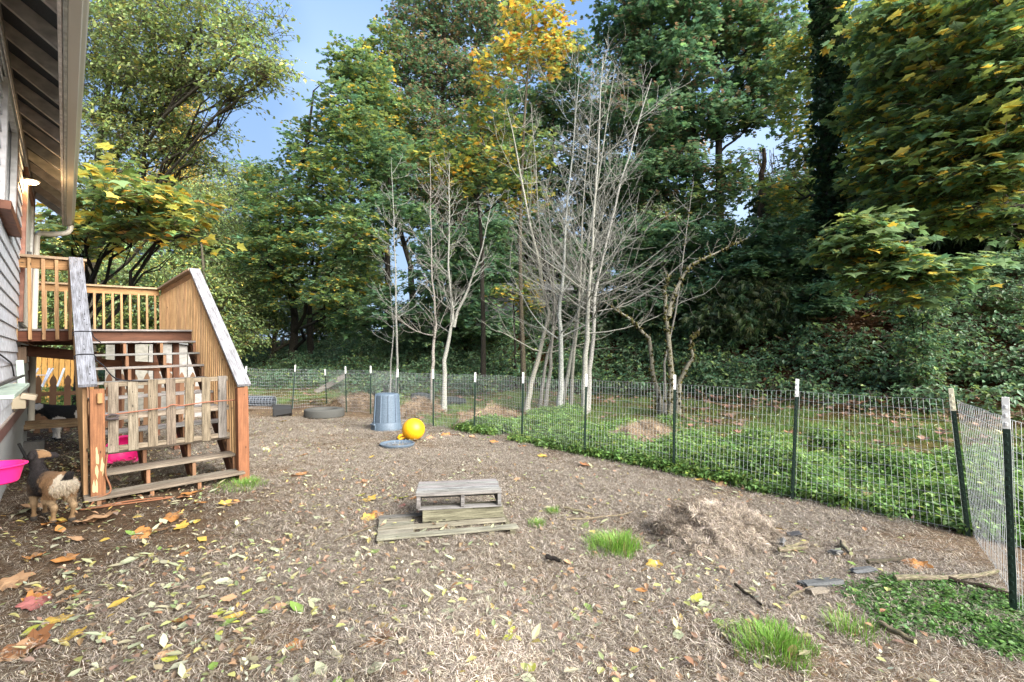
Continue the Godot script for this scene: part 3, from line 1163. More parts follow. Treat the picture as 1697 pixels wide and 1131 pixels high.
# ------------------------------------------------------------------ deck and stairs
func deck() -> void:
	var o := thing("deck_stairs", "cedar deck with open wooden stairs and slatted railings against the house", "deck", Vector3(-5.9106, 1.9668, -6.6153))
	o.basis = Basis(Vector3(0.72240379, 0.02957279, -0.69083877), Vector3(-0.02137285, 0.99956263, 0.02043897), Vector3(0.69114106, 0, 0.72271989))
	var X := Vector3.RIGHT
	var Y := Vector3.UP
	var Z := Vector3.BACK
	var cedar := Color(0.58, 0.32, 0.135)
	var cedar2 := Color(0.68, 0.42, 0.205)
	var stain := Color(0.36, 0.15, 0.068)
	var grey := Color(0.50, 0.505, 0.56)
	var tread := Color(0.44, 0.37, 0.29)
	var W := 1.288
	var R := 0.1751
	var G := 0.2649
	# deck boards
	for k in 22:
		var z := -0.05 - k * 0.1425
		board("deck_board", o, M.old_wood, Vector3(-0.6, -0.014, z), Vector3(W, -0.014, z), Z, 0.137, 0.028, tread if k else Color(0.5, 0.47, 0.44))
	# rims and joists
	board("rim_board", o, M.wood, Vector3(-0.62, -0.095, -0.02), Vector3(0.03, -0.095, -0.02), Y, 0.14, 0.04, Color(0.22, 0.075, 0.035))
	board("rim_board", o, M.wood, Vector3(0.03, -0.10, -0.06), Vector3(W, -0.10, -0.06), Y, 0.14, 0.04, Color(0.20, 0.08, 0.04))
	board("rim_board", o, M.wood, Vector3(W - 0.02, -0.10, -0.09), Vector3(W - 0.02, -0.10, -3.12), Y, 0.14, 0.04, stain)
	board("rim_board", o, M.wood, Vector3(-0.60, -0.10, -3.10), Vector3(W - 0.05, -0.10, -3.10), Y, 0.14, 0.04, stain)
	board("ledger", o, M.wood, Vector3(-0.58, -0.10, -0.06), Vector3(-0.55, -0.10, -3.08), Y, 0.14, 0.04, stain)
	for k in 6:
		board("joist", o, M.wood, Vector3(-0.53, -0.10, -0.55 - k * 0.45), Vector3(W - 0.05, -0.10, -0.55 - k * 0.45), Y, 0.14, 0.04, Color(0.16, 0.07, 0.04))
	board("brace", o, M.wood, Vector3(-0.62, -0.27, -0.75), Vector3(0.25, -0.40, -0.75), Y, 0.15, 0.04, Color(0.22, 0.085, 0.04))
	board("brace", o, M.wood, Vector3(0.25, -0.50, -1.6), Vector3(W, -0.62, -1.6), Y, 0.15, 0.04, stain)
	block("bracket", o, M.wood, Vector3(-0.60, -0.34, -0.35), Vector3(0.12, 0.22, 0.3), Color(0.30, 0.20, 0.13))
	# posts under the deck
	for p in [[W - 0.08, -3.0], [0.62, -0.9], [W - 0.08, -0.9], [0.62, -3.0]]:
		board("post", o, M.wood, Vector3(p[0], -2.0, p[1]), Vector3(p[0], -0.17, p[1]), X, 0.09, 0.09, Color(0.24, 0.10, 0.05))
	# front rail left of the stairs
	board("rail", o, M.wood, Vector3(-0.655, 0.945, 0.012), Vector3(0.06, 0.945, 0.012), Z, 0.09, 0.035, Color(0.58, 0.42, 0.27))
	board("rail", o, M.wood, Vector3(-0.64, 0.86, -0.012), Vector3(0.04, 0.86, -0.012), Y, 0.135, 0.036, cedar)
	for k in 6:
		var x := -0.63 + k * 0.129
		board("baluster", o, M.wood, Vector3(x, -0.145, 0.024), Vector3(x, 0.925, 0.024), X, 0.038, 0.036, cedar2)
	# back rail
	board("rail", o, M.wood, Vector3(-0.58, 0.945, -3.10), Vector3(W + 0.05, 0.945, -3.10), Z, 0.14, 0.035, Color(0.58, 0.42, 0.27))
	board("rail", o, M.wood, Vector3(-0.56, 0.865, -3.12), Vector3(W, 0.865, -3.12), Y, 0.12, 0.036, cedar)
	for k in 14:
		var x := -0.5 + k * 0.132
		board("baluster", o, M.wood, Vector3(x, -0.17, -3.08), Vector3(x, 0.82, -3.08), X, 0.037, 0.037, cedar2)
	# rail along the deck's outer side
	board("rail", o, M.wood, Vector3(W + 0.03, 0.945, -3.16), Vector3(W + 0.03, 0.945, -0.04), X, 0.14, 0.035, Color(0.56, 0.42, 0.30))
	board("rail", o, M.wood, Vector3(W + 0.05, 0.86, -3.12), Vector3(W + 0.05, 0.86, -0.06), Y, 0.13, 0.036, cedar)
	for k in 28:
		var z := -3.08 + k * 0.111
		board("baluster", o, M.wood, Vector3(W + 0.012, -0.17, z), Vector3(W + 0.012, 0.80, z), X, 0.037, 0.037, cedar2)
	# stringers, treads
	var dir := Vector3(0, -R, G).normalized()
	var nrm := Vector3(0, G, R).normalized()
	for x in [0.02, 0.44, 0.86, W - 0.02]:
		var s0 := Vector3(x, -0.20, -0.10)
		var s1 := s0 + dir * 3.16
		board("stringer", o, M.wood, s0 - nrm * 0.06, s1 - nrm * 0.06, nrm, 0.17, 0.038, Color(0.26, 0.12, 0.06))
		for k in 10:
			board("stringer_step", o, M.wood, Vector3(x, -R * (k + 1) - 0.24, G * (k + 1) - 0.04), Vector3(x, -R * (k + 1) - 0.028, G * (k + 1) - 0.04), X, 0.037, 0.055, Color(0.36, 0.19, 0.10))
	for k in range(1, 11):
		var ext := 0.10 if k == 10 else 0.0
		for h in 2:
			board("tread", o, M.old_wood, Vector3(-ext + 0.01, -R * k - 0.014, G * k - 0.065 - h * 0.14), Vector3(W - 0.005 + ext * 0.3, -R * k - 0.014, G * k - 0.065 - h * 0.14), Z, 0.135, 0.028, tread if k > 7 else Color(0.60, 0.575, 0.56))
	# stair posts
	board("post", o, M.wood, Vector3(0.02, -2.1, 2.50), Vector3(0.02, -0.70, 2.50), X, 0.115, 0.115, stain)
	board("post", o, M.wood, Vector3(W + 0.035, -2.1, 2.50), Vector3(W + 0.035, -0.78, 2.50), X, 0.115, 0.115, stain)
	board("post", o, M.wood, Vector3(-0.02, -0.17, 0.02), Vector3(-0.02, 0.93, 0.02), X, 0.085, 0.085, Color(0.38, 0.17, 0.07))
	# peeling pale paint on the near post
	for k in 9:
		var mb := MB.new()
		var c := Vector3(rf(-0.02, 0.06), rf(-1.86, -1.30), 2.5592)
		var ring := []
		for q in 9:
			var a := TAU * q / 9
			ring.append(c + Vector3(cos(a) * rf(0.006, 0.017), sin(a) * rf(0.03, 0.10), 0))
		for q in 9:
			var p: Vector3 = ring[q]
			var p2: Vector3 = ring[(q + 1) % 9]
			p.x = clampf(p.x, -0.034, 0.074)
			p2.x = clampf(p2.x, -0.034, 0.074)
			mb.flat(c, p, p2, Color(0.42, 0.33, 0.18))
			c.z += 0.0001
		put("peeling_paint", mb.mesh(false), M.plain, o)
	# sloping caps and the rails and balusters under them
	for side in 2:
		var x := -0.05 if side == 0 else W + 0.05
		var top := Vector3(x, 0.965, 0.02) if side == 0 else Vector3(x, 0.955, -0.05)
		var low := Vector3(x, -0.66, 2.56) if side == 0 else Vector3(x, -0.755, 2.56)
		var d := (low - top).normalized()
		var up := Vector3.RIGHT.cross(d)
		up = up if up.y > 0 else -up
		board("rail_cap", o, M.old_wood, top, low, X, 0.145, 0.036, grey)
		board("rail", o, M.wood, top - up * 0.075 + X * (0.03 if side == 0 else 0.02), low - up * 0.075 + X * (0.03 if side == 0 else 0.02), up, 0.11, 0.036, cedar)
		for k in 23:
			var z := 0.03 + k * 0.108
			var f := z / 2.54
			var yt := lerpf(top.y, low.y, f) - 0.11
			var yb := maxf(-R * (z / G) - 0.40, -1.95)
			board("baluster", o, M.wood, Vector3(x + (-0.018 if side == 0 else -0.036), yb, z), Vector3(x + (-0.018 if side == 0 else -0.036), yt, z), X, 0.037, 0.037, cedar2)
	block("cap_block", o, M.wood, Vector3(0.04, -0.79, 2.575), Vector3(0.045, 0.10, 0.04), cedar)
	var P := func(x, y, z): return o.basis * Vector3(x, y, z) + o.position

	# the pallet tied across the steps as a gate
	var gate := thing("pallet_gate", "weathered wooden pallet tied upright across the stairs as a gate", "pallet", o.position)
	gate.basis = o.basis
	var old := Color(0.47, 0.385, 0.285)
	for k in 7:
		var x := 0.165 + k * 0.167
		board("slat", gate, M.old_wood, Vector3(x - 0.012, -1.375 + rf(-0.012, 0.012), 2.335), Vector3(x + rf(-0.008, 0.008), -0.645 + rf(-0.01, 0.006), 2.285), X, 0.088, 0.018, jit(old, 0.1) if k < 6 else Color(0.35, 0.325, 0.295))
	for q in [[-0.675, 2.25, 0.05], [-1.02, 2.275, 0.06], [-1.345, 2.30, 0.05]]:
		board("stringer", gate, M.old_wood, Vector3(0.09, q[0], q[1]), Vector3(1.235, q[0], q[1]), Y, q[2], 0.07, Color(0.5, 0.42, 0.32))
	# cords
	var rope := Color(0.24, 0.10, 0.06)
	cord("rust coloured rope tied round the middle of the pallet gate", "gate_rope", [P.call(0.07, -0.985, 2.35), P.call(0.3, -0.975, 2.345), P.call(0.62, -0.955, 2.345), P.call(0.66, -0.93, 2.35), P.call(0.75, -0.95, 2.345), P.call(1.0, -0.935, 2.34), P.call(1.3, -0.93, 2.44)], 0.007, rope, 2)
	cord("dark knotted twine on the slat of the pallet gate beside the bare post", "twine", [P.call(0.08, -1.0, 2.36), P.call(0.13, -1.03, 2.362), P.call(0.2, -1.0, 2.36), P.call(0.13, -0.98, 2.365), P.call(0.1, -1.02, 2.363), P.call(0.2, -1.03, 2.36)], 0.012, Color(0.06, 0.05, 0.05), 2)
	var cab := Color(0.015, 0.015, 0.018)
	for z in [1.72, 2.12]:
		var yc: float = 0.965 - 1.625 * (z - 0.02) / 2.54
		cord("black cable looped round the grey stair rail cap, %s loop" % ("upper" if z < 2 else "lower"), "cable_loop", [P.call(-0.13, yc - 0.02, z - 0.01), P.call(-0.12, yc + 0.024, z), P.call(0.02, yc + 0.024, z), P.call(0.035, yc - 0.03, z), P.call(0.10, yc - 0.10, z + 0.02)] + ([P.call(0.2, -0.62, 2.3), P.call(0.5, -0.66, 2.28)] if z > 2 else []), 0.006, cab, 1)
	cord("orange brown rope trailing down the near stair post on to the ground", "rope", [P.call(0.09, -1.35, 2.57), P.call(0.075, -1.55, 2.58), P.call(0.11, -1.72, 2.59), P.call(0.0, -1.76, 2.63), P.call(-0.06, -1.83, 2.66), g(-4.1, -4.62, 0.02), g(-3.85, -4.72, 0.015), g(-3.55, -4.95, 0.02), g(-3.5, -5.02, 0.02), g(-3.75, -4.86, 0.02), g(-4.0, -4.68, 0.02)], 0.008, Color(0.20, 0.09, 0.045), 2)


func cord(label: String, called: String, pts: Array, r: float, col: Color, sub: int) -> void:
	var c := Curve3D.new()
	for i in pts.size():
		var t: Vector3 = (pts[mini(i + 1, pts.size() - 1)] - pts[maxi(i - 1, 0)]) / 6.0
		c.add_point(pts[i], -t, t)
	var n := maxi(6, int(c.get_baked_length() / 0.03))
	var path := []
	var rad := []
	for i in n + 1:
		path.append(c.sample_baked(c.get_baked_length() * i / n, true))
		rad.append(r)
	var mb := MB.new()
	mb.tube(path, rad, 6, col)
	tag(put(called, mb.mesh(), M.fur), label, "rope")


# ------------------------------------------------------------------ planting on the bank and beyond the fence
func scatter(called: String, label: String, kinds: Array, m: Material, count: int, pick: Callable, size: Vector2, up: float, tilt := 0.4, k := 0.25) -> void:
	var xf := []
	var tint := []
	for q in kinds:
		xf.append([])
		tint.append([])
	var made := 0
	for i in count * 12:
		if made >= count:
			break
		var p = pick.call()
		if p == null:
			continue
		made += 1
		var q := rng.randi() % kinds.size()
		xf[q].append(spun(p + Vector3(0, up * rng.randf(), 0), rf(size.x, size.y), tilt))
		tint[q].append(tone(k))
	for q in kinds.size():
		if xf[q].size():
			tag(many(called, kinds[q], m, xf[q], tint[q]), label, "", "", "stuff")


func seen(x: float, z: float, pad := 1.15) -> bool:
	return z < -1.0 and absf(x) < -z * 1.07 * pad


func bare_patch(x: float, z: float) -> float:   # leaf litter between the brambles, below the fence panel
	var d := Vector2(x - 10.6, (z + 15.4) * 0.8).length()
	return 1.0 - ss(0.7, 2.0, d + 1.2 * nz.get_noise_2d(x * 20, z * 20))


func hillside() -> void:
	var pick_1 := func():
		var z := -rf(3.0, 36.0)
		var x := rf(1.12, -1.12) * z
		var s := hill_dist(x, z)
		if s < (-0.9 if x > 1.0 else -3.0) or s > 9.0 or z < -34.0 or (s < -0.9 and (z > -16.2 or nz.get_noise_2d(x * 30, z * 30) < -0.15)):
			return null
		if s < 0.3 and nz.get_noise_2d(x * 30, z * 30) < 0.0:
			return null
		if nz.get_noise_2d(x * 26 + 9, z * 26) < -0.22 or rng.randf() < bare_patch(x, z) * 0.93:
			return null
		return g(x, z)
	scatter("bramble_cover", "dark green brambles and ivy covering the whole bank", LEAF.bramble, M.leaf, 9200, pick_1, Vector2(0.7, 1.35), 0.55)
	var pick_2 := func():
		var z := -rf(6.0, 26.0)
		var x := rf(1.12, -0.5) * z
		var s := hill_dist(x, z)
		if s < -0.2 or s > 4.5 or rng.randf() < bare_patch(x, z) * 0.93:
			return null
		var h := nz.get_noise_2d(x * 24 + 40, z * 24)
		if h < 0.02:
			return null
		return g(x, z, h * 2.2 * rng.randf())
	scatter("bramble_cover", "dark green brambles heaped into mounds on the lower bank", LEAF.bramble, M.leaf, 2600, pick_2, Vector2(0.8, 1.3), 0.5)
	var pick_3 := func():
		var z := -rf(9.0, 24.0)
		var x := rf(0.3, 1.1) * -z
		var s := hill_dist(x, z)
		if s < -1.5 or s > 9.0:
			return null
		if rng.randf() > 0.25 + bare_patch(x, z):
			return null
		return g(x, z)
	scatter("leaf_litter", "brown fallen leaves lying on the bare part of the bank", [LEAF.litter[1]], M.ground_leaf, 700, pick_3, Vector2(0.9, 1.4), 0.06)
	# sword ferns
	var fern := MB.new()
	for f in 16:
		var yaw := TAU * f / 16 + rf(-0.2, 0.2)
		var out := Vector3(cos(yaw), 0, sin(yaw))
		var side := Vector3(-sin(yaw), 0, cos(yaw))
		var len := rf(0.6, 0.95)
		var rise := rf(0.35, 0.6)
		for q in 26:
			var t := (q + 1) / 27.0
			var p := out * len * t + Vector3(0, rise * sin(t * 2.4), 0)
			var w := 0.15 * sin(minf(1.0, t * 2.2 + 0.25) * 1.57) * (1.0 - t * 0.75)
			for sgn in [-1.0, 1.0]:
				fern.flat(p - out * 0.013, p + out * 0.013, p + side * sgn * w + out * 0.03 + Vector3(0, -0.02, 0), jit(Color(0.05, 0.105, 0.03), 0.25))
	var fm := fern.mesh(false)
	var spots := [g(8.83, -15.28), g(9.07, -14.61), g(8.22, -14.89), g(9.84, -14.39), g(11.84, -13.29), g(12.61, -13.39), g(14.05, -13.79), g(12.8, -12.22), g(10.65, -13.07), g(12.12, -12.24)]
	var words := ["beside the dark cedar", "below the fence panel", "under the dark cedar at the foot of the bank", "under the small yellowing maple", "above the brambles under the big maple", "high on the bank under the big maple", "highest on the bank", "at the picture's edge on the bank", "among brambles below the yellow sapling", "half way up the bank near the corner post"]
	for i in spots.size():
		var f := put("sword_fern", fm, M.leaf)
		f.position = spots[i] + Vector3(0, 0.15, 0)
		f.rotation.y = i * 1.7
		f.scale = Vector3.ONE * (0.9 + 0.08 * (i % 4))
		tag(f, "green sword fern " + words[i], "fern", "sword ferns on the bank")
	# herbs along the fence, then grass and moss up to the bank
	var pick_4 := func():
		var a := rf(-1.2, 8.2)
		var w := pow(rng.randf(), 1.3) * 3.2 + 0.10
		var x := 4.06 - 0.656 * a + 0.755 * w
		var z := -4.32 - 0.755 * a - 0.656 * w
		if hill_dist(x, z) > -0.6:
			return null
		var h := nz.get_noise_2d(x * 30 + 7, z * 30)
		if h < -0.30 or w > 2.3 + 2.0 * h or (a > 6.0 and h < 0.0):
			return null
		if Vector2(x - 2.35, z + 9.0).length() < 1.0 or Vector2(x + 0.6, z + 11.75).length() < 1.1:
			return null
		return g(x, z, maxf(0.0, 0.17 + 0.4 * h) * ss(0.05, 0.6, w) * sqrt(rng.randf()) * (1.0 - 0.5 * ss(2.0, 6.0, a)))
	scatter("ground_cover", "bright green creeping weeds heaped along the outside of the fence", LEAF.herb, M.leaf, 6200, pick_4, Vector2(0.7, 1.25), 0.10)
	var tuft := grass_mesh(46, 0.16, 0.14, 0.004, 0.6, Color(0.115, 0.20, 0.045))
	var tuft2 := grass_mesh(40, 0.18, 0.09, 0.004, 0.8, Color(0.13, 0.20, 0.05))
	var pick_5 := func():
		var z := -rf(2.0, 28.0)
		var x := rf(-1.12, 1.12) * -z
		var s := hill_dist(x, z)
		if s > 0.3 or (fence_side(x, z) < 0.12 and z > -15.6) or x < -20.0 or Vector3(x, 0, z).dot(WALL_B) < -0.3:
			return null
		if nz.get_noise_2d(x * 25 + 80, z * 25) < -0.08:
			return null
		return g(x, z)
	scatter("grass", "short green grass between the fence and the bank", [tuft, tuft2], M.grass, 9000, pick_5, Vector2(0.6, 1.2), 0.0, 0.1)
	var pick_6 := func():
		var z := -rf(3.0, 26.0)
		var x := rf(-0.7, 1.1) * -z
		var s := hill_dist(x, z)
		if s > 0.5 or (fence_side(x, z) < 0.6 and z > -15.6):
			return null
		return g(x, z, 0.03)
	scatter("leaf_litter", "fallen leaves strewn over the grass behind the fence", LEAF.litter, M.ground_leaf, 800, pick_6, Vector2(0.8, 1.3), 0.03, 0.15)


func grass_mesh(count: int, r: float, high: float, wide: float, droop: float, tip_col := Color(0.15, 0.30, 0.04)) -> ArrayMesh:
	var mb := MB.new()
	for i in count:
		var a := rf(0, TAU)
		var q := r * pow(rng.randf(), 0.62) * (1.0 + 0.35 * sin(a * 3.0 + r * 40.0) * sin(a * 2.0))
		var p := Vector3(cos(a) * q, 0, sin(a) * q)
		var d := Vector3(cos(a + rf(-1.3, 1.3)), 0, sin(a + rf(-1.3, 1.3))) * droop * rf(0.1, 1.3)
		var h := high * rf(0.35, 1.15) * (1.0 - 0.55 * pow(q / (r * 1.2), 2.0))
		var sd := d.cross(Vector3.UP).normalized() * wide * rf(0.5, 1.0)
		var col := jit(tip_col, 0.3) if rng.randf() < 0.9 else Color(0.35, 0.30, 0.12)
		var m := p + Vector3(0, h * 0.6, 0) + d * h * 0.25
		var e := p + Vector3(0, h * 0.95, 0) + d * h * 0.8
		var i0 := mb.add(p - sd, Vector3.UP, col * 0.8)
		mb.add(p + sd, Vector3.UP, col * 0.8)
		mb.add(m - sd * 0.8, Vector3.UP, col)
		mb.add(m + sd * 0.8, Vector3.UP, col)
		mb.add(e, Vector3.UP, col)
		mb.tri(i0, i0 + 1, i0 + 3)
		mb.tri(i0, i0 + 3, i0 + 2)
		mb.tri(i0 + 2, i0 + 3, i0 + 4)
	return mb.mesh(false)


# ------------------------------------------------------------------ things beyond the yard
func back_yard() -> void:
	# picket fence under the deck
	var pf := thing("picket_fence", "low brown picket fence with shaped tops behind the deck stairs", "fence", g(-9.46, -10.25))
	var ex := Vector3(0.7224, 0, -0.6908)
	var brown := Color(0.22, 0.115, 0.06)
	for k in 13:
		var x := -0.42 + k * 0.225
		var mb := MB.new()
		var prof := [Vector2(-0.05, 0), Vector2(0.05, 0), Vector2(0.055, 0.95), Vector2(0.03, 0.99), Vector2(0.055, 1.04), Vector2(0.055, 1.08), Vector2(0.03, 1.15), Vector2(0, 1.2), Vector2(-0.03, 1.15), Vector2(-0.055, 1.08), Vector2(-0.055, 1.04), Vector2(-0.03, 0.99), Vector2(-0.055, 0.95)]
		var zz := ex.cross(Vector3.UP)
		var f := []
		for s in [0.009, -0.009]:
			var row := []
			for p in prof:
				row.append(ex * (x + p.x) + Vector3(0, p.y, 0) + zz * s)
			f.append(row)
		var col := jit(brown, 0.15)
		for s in 2:
			var ctr := ex * x + Vector3(0, 0.8, 0) + zz * (0.009 - 0.018 * s)
			for i in prof.size():
				var i2: int = (i + 1) % prof.size()
				if s == 0:
					mb.flat(ctr, f[0][i], f[0][i2], col)
				else:
					mb.flat(ctr, f[1][i2], f[1][i], col)
		for i in prof.size():
			var i2: int = (i + 1) % prof.size()
			mb.face(f[0][i], f[1][i], f[1][i2], f[0][i2], col)
		put("picket", mb.mesh(), M.wood, pf)
	for y in [0.3, 0.80]:
		board("rail", pf, M.wood, ex * -0.55 + Vector3(0, y, 0) - ex.cross(Vector3.UP) * 0.03, ex * 2.45 + Vector3(0, y, 0) - ex.cross(Vector3.UP) * 0.03, Vector3.UP, 0.085, 0.038, brown)
	# far cedar fence
	var cf := thing("board_fence", "tall golden cedar board fence seen under the deck", "fence", g(-18.5, -15.8))
	for k in 26:
		board("board", cf, M.wood, Vector3(k * 0.152, 0, -k * 0.05), Vector3(k * 0.152, 1.75 + rf(-0.02, 0.02), -k * 0.05), Vector3(0.95, 0, -0.31), 0.14, 0.02, Color(0.68, 0.38, 0.10))
	for y in [0.4, 1.4]:
		board("rail", cf, M.wood, Vector3(0, y, -0.05), Vector3(3.9, y, -1.33), Vector3.UP, 0.085, 0.038, Color(0.5, 0.27, 0.09))
	# aluminium ladder leaning
	var ld := thing("ladder", "aluminium stepladder leaning by the golden board fence", "ladder", g(-13.9, -13.4))
	for s in 2:
		for f in 2:
			var a := Vector3(s * 0.42 + f * 0.62, 0, 0)
			board("stile", ld, M.galvanised, a + Vector3(0, 0, 0.0), a + Vector3(0.32 - f * 0.30, 1.25, -0.45), Vector3.RIGHT, 0.05, 0.03, Color(0.70, 0.72, 0.75))
	for k in 4:
		var t := 0.18 + k * 0.22
		board("rung", ld, M.galvanised, Vector3(0.32 * t, 1.25 * t, -0.45 * t), Vector3(0.42 + 0.32 * t, 1.25 * t, -0.45 * t), Vector3(0, 0, 1), 0.07, 0.02, Color(0.66, 0.68, 0.7))
	# pale shed wall seen between the treads
	var sh := thing("shed", "pale panelled shed seen between the treads of the stairs", "shed", g(-9.6, -11.4))
	for k in 3:
		board("panel", sh, M.paint, ex * (k * 0.82 + 0.4) + Vector3(0, 0, 0), ex * (k * 0.82 + 0.4) + Vector3(0, 2.05 - 0.12 * k, 0), ex, 0.805, 0.04, Color(0.33, 0.315, 0.28))
	board("side_panel", sh, M.paint, ex * 2.47 - ex.cross(Vector3.UP) * 0.6, ex * 2.47 - ex.cross(Vector3.UP) * 0.6 + Vector3(0, 1.70, 0), ex.cross(Vector3.UP), 1.15, 0.03, Color(0.48, 0.46, 0.43))
	board("roof", sh, M.stone, ex * -0.1 + Vector3(0, 2.14, 0) - ex.cross(Vector3.UP) * 0.6, ex * 2.6 + Vector3(0, 1.76, 0) - ex.cross(Vector3.UP) * 0.6, ex.cross(Vector3.UP), 1.5, 0.04, Color(0.20, 0.20, 0.20))
	# shrubs behind the picket fence
	for k in 6:
		var p := g(-14.6 + k * 0.95, -13.6 + k * 0.28)
		var o := thing("shrub", ["low green shrub in front of the golden board fence", "green shrub between the ladder and the picket fence", "small shrub beside the ladder's foot", "leafy shrub behind the pickets under the stairs", "shrub beside the pale shed", "shrub behind the pale shed"][k], "shrub", p, 0.0, "shrubs behind the picket fence")
		var xf := []
		var tint := []
		for i in 40:
			xf.append(spun(ball() * Vector3(0.6, 0.35, 0.6) + Vector3(0, 0.4, 0), rf(0.9, 1.5)))
			tint.append(tone())
		many("foliage", LEAF.herb[k % 2], M.leaf, xf, tint, o)
	# neighbours above the bank
	var nb := thing("grey_house", "grey house with a low roof half hidden by trees on top of the bank", "house", Vector3(0.9, gy(0.9, -26.0) - 1.2, -26.0), 0.15)
	block("wall", nb, M.paint, Vector3(0, 1.15, 0), Vector3(6.0, 2.3, 4.0), Color(0.20, 0.205, 0.21), 0.01)
	block("roof", nb, M.stone, Vector3(0, 2.42, 0), Vector3(6.9, 0.16, 4.8), Color(0.45, 0.46, 0.48), 0.02)
	block("window", nb, M.gloss_plastic, Vector3(-1.2, 1.3, 2.01), Vector3(1.0, 0.8, 0.06), Color(0.05, 0.06, 0.07))
	block("fascia", nb, M.paint, Vector3(0, 2.28, 2.38), Vector3(6.8, 0.12, 0.04), Color(0.6, 0.6, 0.6))
	var fp := thing("slatted_fence", "pale grey slatted fence panel on top of the bank behind the sapling", "fence", g(14.58, -18), -0.35)
	for k in 15:
		board("slat", fp, M.old_wood, Vector3(-0.62 + k * 0.09, 0, 0), Vector3(-0.62 + k * 0.09, 1.42, 0), Vector3.RIGHT, 0.078, 0.02, Color(0.50, 0.52, 0.54))
	board("rail", fp, M.old_wood, Vector3(-0.68, 0.3, -0.04), Vector3(0.7, 0.3, -0.04), Vector3.UP, 0.08, 0.04, Color(0.36, 0.37, 0.38))
	board("rail", fp, M.old_wood, Vector3(-0.68, 1.2, -0.04), Vector3(0.7, 1.2, -0.04), Vector3.UP, 0.08, 0.04, Color(0.36, 0.37, 0.38))
	# board propped beyond the wire and dark netting rolls
	var pb := put("plank", plank_mesh(Vector3(-7.57, 0.19, -18.6), Vector3(-6.65, 0.83, -19.4), 0.2, 0.04), M.old_wood)
	tag(pb, "grey plank propped on a slant behind the wire fence", "plank")
	for q in [[Vector3(-2.81, 0.61, -15.2), 0.34], [Vector3(-1.76, 0.69, -14.6), 0.26]]:
		var mb := MB.new()
		var c: Vector3 = q[0]
		c.y = gy(c.x, c.z)
		mb.tube([Vector3(-0.32, q[1] * 0.5, 0.1), Vector3(-0.12, q[1] * 0.55, 0), Vector3(0.12, q[1] * 0.5, 0), Vector3(0.33, q[1] * 0.42, -0.1)], [q[1] * 0.42, q[1] * 0.5, q[1] * 0.47, q[1] * 0.38], 14, Color(0.035, 0.04, 0.042))
		var n := put("netting_roll", mb.mesh(), M.rubber)
		n.position = c
		tag(n, "dark roll of netting in the grass behind the %s bare trunks" % ("rust stained" if q[1] > 0.3 else "paired grey"), "netting")


func plank_mesh(a: Vector3, b: Vector3, w: float, t: float) -> ArrayMesh:
	var mb := MB.new()
	var y := (b - a).normalized()
	var z := Vector3.UP.cross(y).normalized()
	mb.box(Transform3D(Basis(y.cross(z), y, z), (a + b) * 0.5), Vector3(w, (b - a).length(), t), Color(0.40, 0.37, 0.33))
	return mb.mesh()


